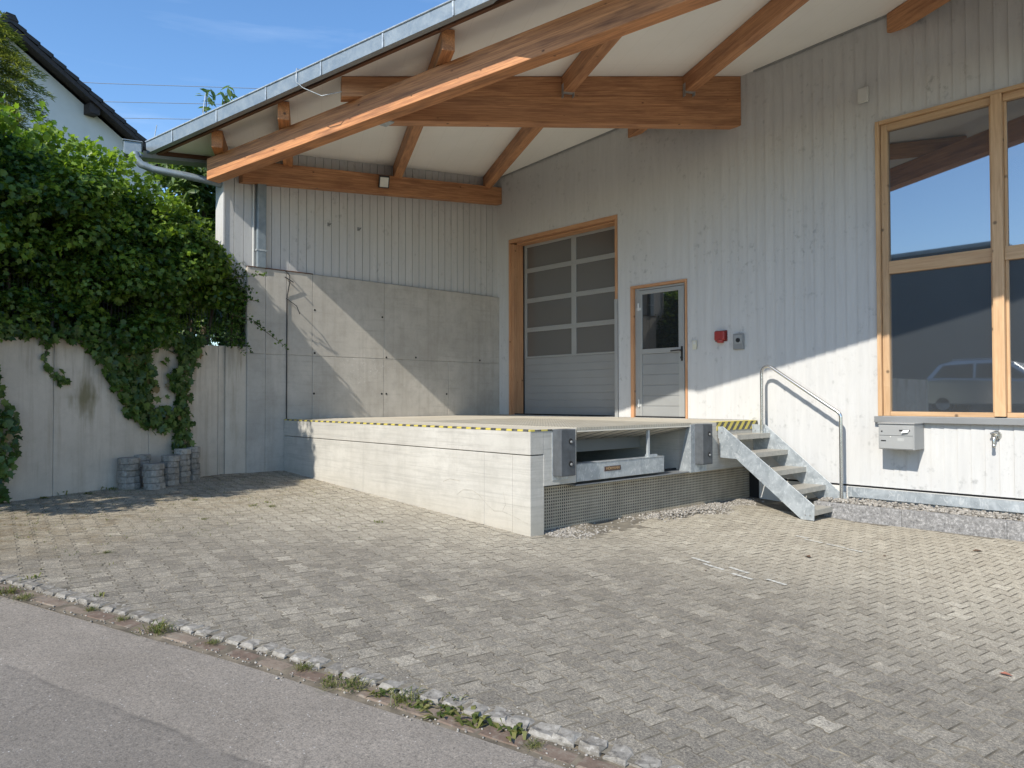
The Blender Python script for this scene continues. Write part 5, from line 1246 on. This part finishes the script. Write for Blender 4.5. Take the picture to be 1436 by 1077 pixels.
# overhead wires
for i, (a, b) in enumerate((((-33.9,1.1,18.62),(-26,9.6,18.2)),((-33.6,1.5,17.62),(-26,9.6,17.33)),((-33.3,1.8,16.72),(-26,9.6,16.5)))):
    A, B = Vector(a), Vector(b); d = B-A; mb = MB(); mb.tube([A-d*1.5+Vector((0,0,1.2)),A-d*0.5+Vector((0,0,0.15)),A,B,B+d*1.2+Vector((0,0,0.9))], 0.016, 5)
    tag(mb.build('overhead_wire', M['cable'], None, 0, base_of(mb)), '%s of three thin overhead wires against the blue sky' % ('topmost','middle','lowest')[i], 'wire', 'overhead wires')

# ---------------------------------------------------------------- across the street (shows as reflections in the glazing)
bl = thing('opposite_hall', 'dark grey hall across the street, mirrored in the big window', 'building', (0,-26,-0.3))
mb = MB(); mb.box(-9,3.2,-34,-21,-0.5,6.8); mb.build('wall', M['anthracite'], bl); mb = MB(); mb.box(3.204,4.75,-34,-21.6,-0.5,6.4); mb.build('wing', M['anthracite'], bl)
mb = MB(); mb.box(-9.1,3.3,-34.1,-20.9,6.8,6.95); mb.build('roof', M['grey_metal_dark'], bl)
mb = MB()
for x in (-6,): mb.box(x,x+1.6,-21.03,-20.99,1.2,3.0)
mb.build('window', M['black'], bl)
struct(sheet([-30,-14,-6,2,10,20,34], [-60,-24,-19,-17,-16,-15,-14,-13,-12,-11.2], lambda x, y: gz(cl(x,-8,22),-12)+0.02+0.66*sstep((-y-11.2)/5.6)).build('parking_lot', M['asphalt']))
car = thing('parked_car', 'silver estate car parked across the street, seen as a reflection in the window', 'car', (3.9,-18.0,0.8))
cz = gz(3.9,-12)+0.68
side = [(-2.3,0.45),(-2.32,0.85),(-2.2,1.02),(-1.95,1.12),(-1.35,1.18),(1.25,1.06),(1.9,0.98),(2.25,0.82),(2.32,0.50),(2.2,0.30),(-2.2,0.30)]
top_ = [(-1.95,1.12),(-1.55,1.62),(-1.1,1.74),(0.1,1.74),(0.55,1.62),(1.25,1.06)]
mb = MB(); mb.prism(side, lambda a,b,d: (3.9+a,-18.0+d,cz+b), -0.92, 0.92); cb = mb.build('body', M['car'], car, 0.05)
mb = MB(); mb.prism(top_, lambda a,b,d: (3.9+a,-18.0+d*(1-0.16*max(0,(b-1.1)/0.64)),cz+b), -0.86, 0.86); mb.build('cabin', M['car'], car, 0.04)
for s in (1,-1):
    for (q) in ([(-1.72,1.18),(-1.42,1.58),(-0.55,1.62),(-0.55,1.16)],[(-0.47,1.16),(-0.47,1.62),(0.12,1.62),(0.42,1.54),(1.02,1.12)]):
        mb = MB(); mb.prism(q, lambda a,b,d: (3.9+a,-18.0+s*(0.865*(1-0.16*max(0,(b-1.1)/0.64))+d),cz+b), 0.0, 0.012); mb.build('window', M['black'], car)
    for x in (-1.4,1.4):
        mb = MB(); mb.lathe([(0.30,-0.11),(0.34,-0.09),(0.34,0.09),(0.30,0.11)], (3.9+x,-18.0+s*0.80,cz+0.33), 'y', 20); wh = mb.build('wheel', M['tyre'], car)
        mb = MB(); mb.lathe([(0.20,-0.005),(0.21,0.005)], (3.9+x,-18.0+s*0.915,cz+0.33), 'y', 14); mb.build('rim', M['galv'], wh)
    mb = MB(); mb.box(3.9+2.2,3.9+2.315,-18.0+s*0.72-0.14,-18.0+s*0.72+0.14,cz+0.66,cz+0.80); mb.build('headlight', M['white_plastic'], car, 0.02)
    mb = MB(); mb.box(3.9-2.33,3.9-2.25,-18.0+s*0.74-0.12,-18.0+s*0.74+0.12,cz+0.78,cz+0.98); mb.build('tail_light', M['red'], car, 0.01)
mb = MB(); mb.tube([(3.9-1.2,-18.0-0.62,cz+1.77),(3.9+0.1,-18.0-0.62,cz+1.77)], 0.018, 6); mb.tube([(3.9-1.2,-18.0+0.62,cz+1.77),(3.9+0.1,-18.0+0.62,cz+1.77)], 0.018, 6); mb.build('roof_rail', M['steel'], car)

# ---------------------------------------------------------------- light, sky, camera
SUN = Vector((0.19,-0.78,0.645)).normalized()          # towards the sun
ld = bpy.data.lights.new('sun', 'SUN'); ld.energy = 3.9; ld.angle = rad(0.53); ld.color = (1.0,0.94,0.84)
lo = bpy.data.objects.new('sun', ld); COL.objects.link(lo); lo.rotation_euler = (-SUN).to_track_quat('-Z','Y').to_euler(); lo.location = (0,-20,20)
w = bpy.data.worlds.new('World'); sc.world = w; w.use_nodes = True; nt = w.node_tree
bg = nt.nodes['Background']; sk = nt.nodes.new('ShaderNodeTexSky'); sk.sky_type = 'NISHITA'; sk.sun_disc = False
sk.sun_elevation = math.asin(SUN.z); sk.sun_rotation = math.atan2(SUN.x, SUN.y); sk.altitude = 400; sk.air_density = 1.0; sk.dust_density = 0.25; sk.ozone_density = 2.4
tcn = nt.nodes.new('ShaderNodeTexCoord'); mp = nt.nodes.new('ShaderNodeMapping'); mp.inputs['Scale'].default_value = (1.2,1.2,9.0); mp.inputs['Rotation'].default_value = (rad(9),rad(-5),0)
nz = nt.nodes.new('ShaderNodeTexNoise'); nz.inputs['Scale'].default_value = 2.2; nz.inputs['Detail'].default_value = 7; nz.inputs['Roughness'].default_value = 0.6; nz.inputs['Distortion'].default_value = 0.4
rg = nt.nodes.new('ShaderNodeMapRange'); rg.inputs[1].default_value = 0.56; rg.inputs[2].default_value = 0.85; rg.inputs[4].default_value = 0.16
mxs = nt.nodes.new('ShaderNodeMix'); mxs.data_type = 'RGBA'; mxs.inputs[7].default_value = (5.5,6.2,7.2,1)
nt.links.new(tcn.outputs['Generated'], mp.inputs[0]); nt.links.new(mp.outputs[0], nz.inputs['Vector']); nt.links.new(nz.outputs['Fac'], rg.inputs[0]); nt.links.new(rg.outputs[0], mxs.inputs[0])
hsv = nt.nodes.new('ShaderNodeHueSaturation'); hsv.inputs['Saturation'].default_value = 1.15; hsv.inputs['Value'].default_value = 1.05; nt.links.new(sk.outputs[0], hsv.inputs['Color'])
nt.links.new(hsv.outputs[0], mxs.inputs[6]); nt.links.new(mxs.outputs[2], bg.inputs['Color']); bg.inputs['Strength'].default_value = 0.15

cam = bpy.data.cameras.new('camera'); co = bpy.data.objects.new('camera', cam); COL.objects.link(co); sc.camera = co
cam.sensor_width = 36; cam.lens = 1024.78/1436*36; cam.clip_end = 1000; cam.clip_start = 0.05
yaw, pitch, roll = rad(47.2919), rad(1.1258), rad(-0.0957)
fwd = Vector((-math.sin(yaw),math.cos(yaw),0)); rt = Vector((math.cos(yaw),math.sin(yaw),0)); upv = Vector((0,0,1))
f2 = fwd*math.cos(pitch)+upv*math.sin(pitch); u2 = upv*math.cos(pitch)-fwd*math.sin(pitch)
r3 = rt*math.cos(roll)+u2*math.sin(roll); u3 = u2*math.cos(roll)-rt*math.sin(roll)
mt_ = Matrix((r3,u3,-f2)).transposed().to_4x4(); mt_.translation = (10.488,-9.308,1.340); co.matrix_world = mt_
sc.view_settings.view_transform = 'Standard'; sc.view_settings.look = 'None'; sc.view_settings.gamma = 1; sc.view_settings.exposure = 0.58
sc.cycles.max_bounces = 8
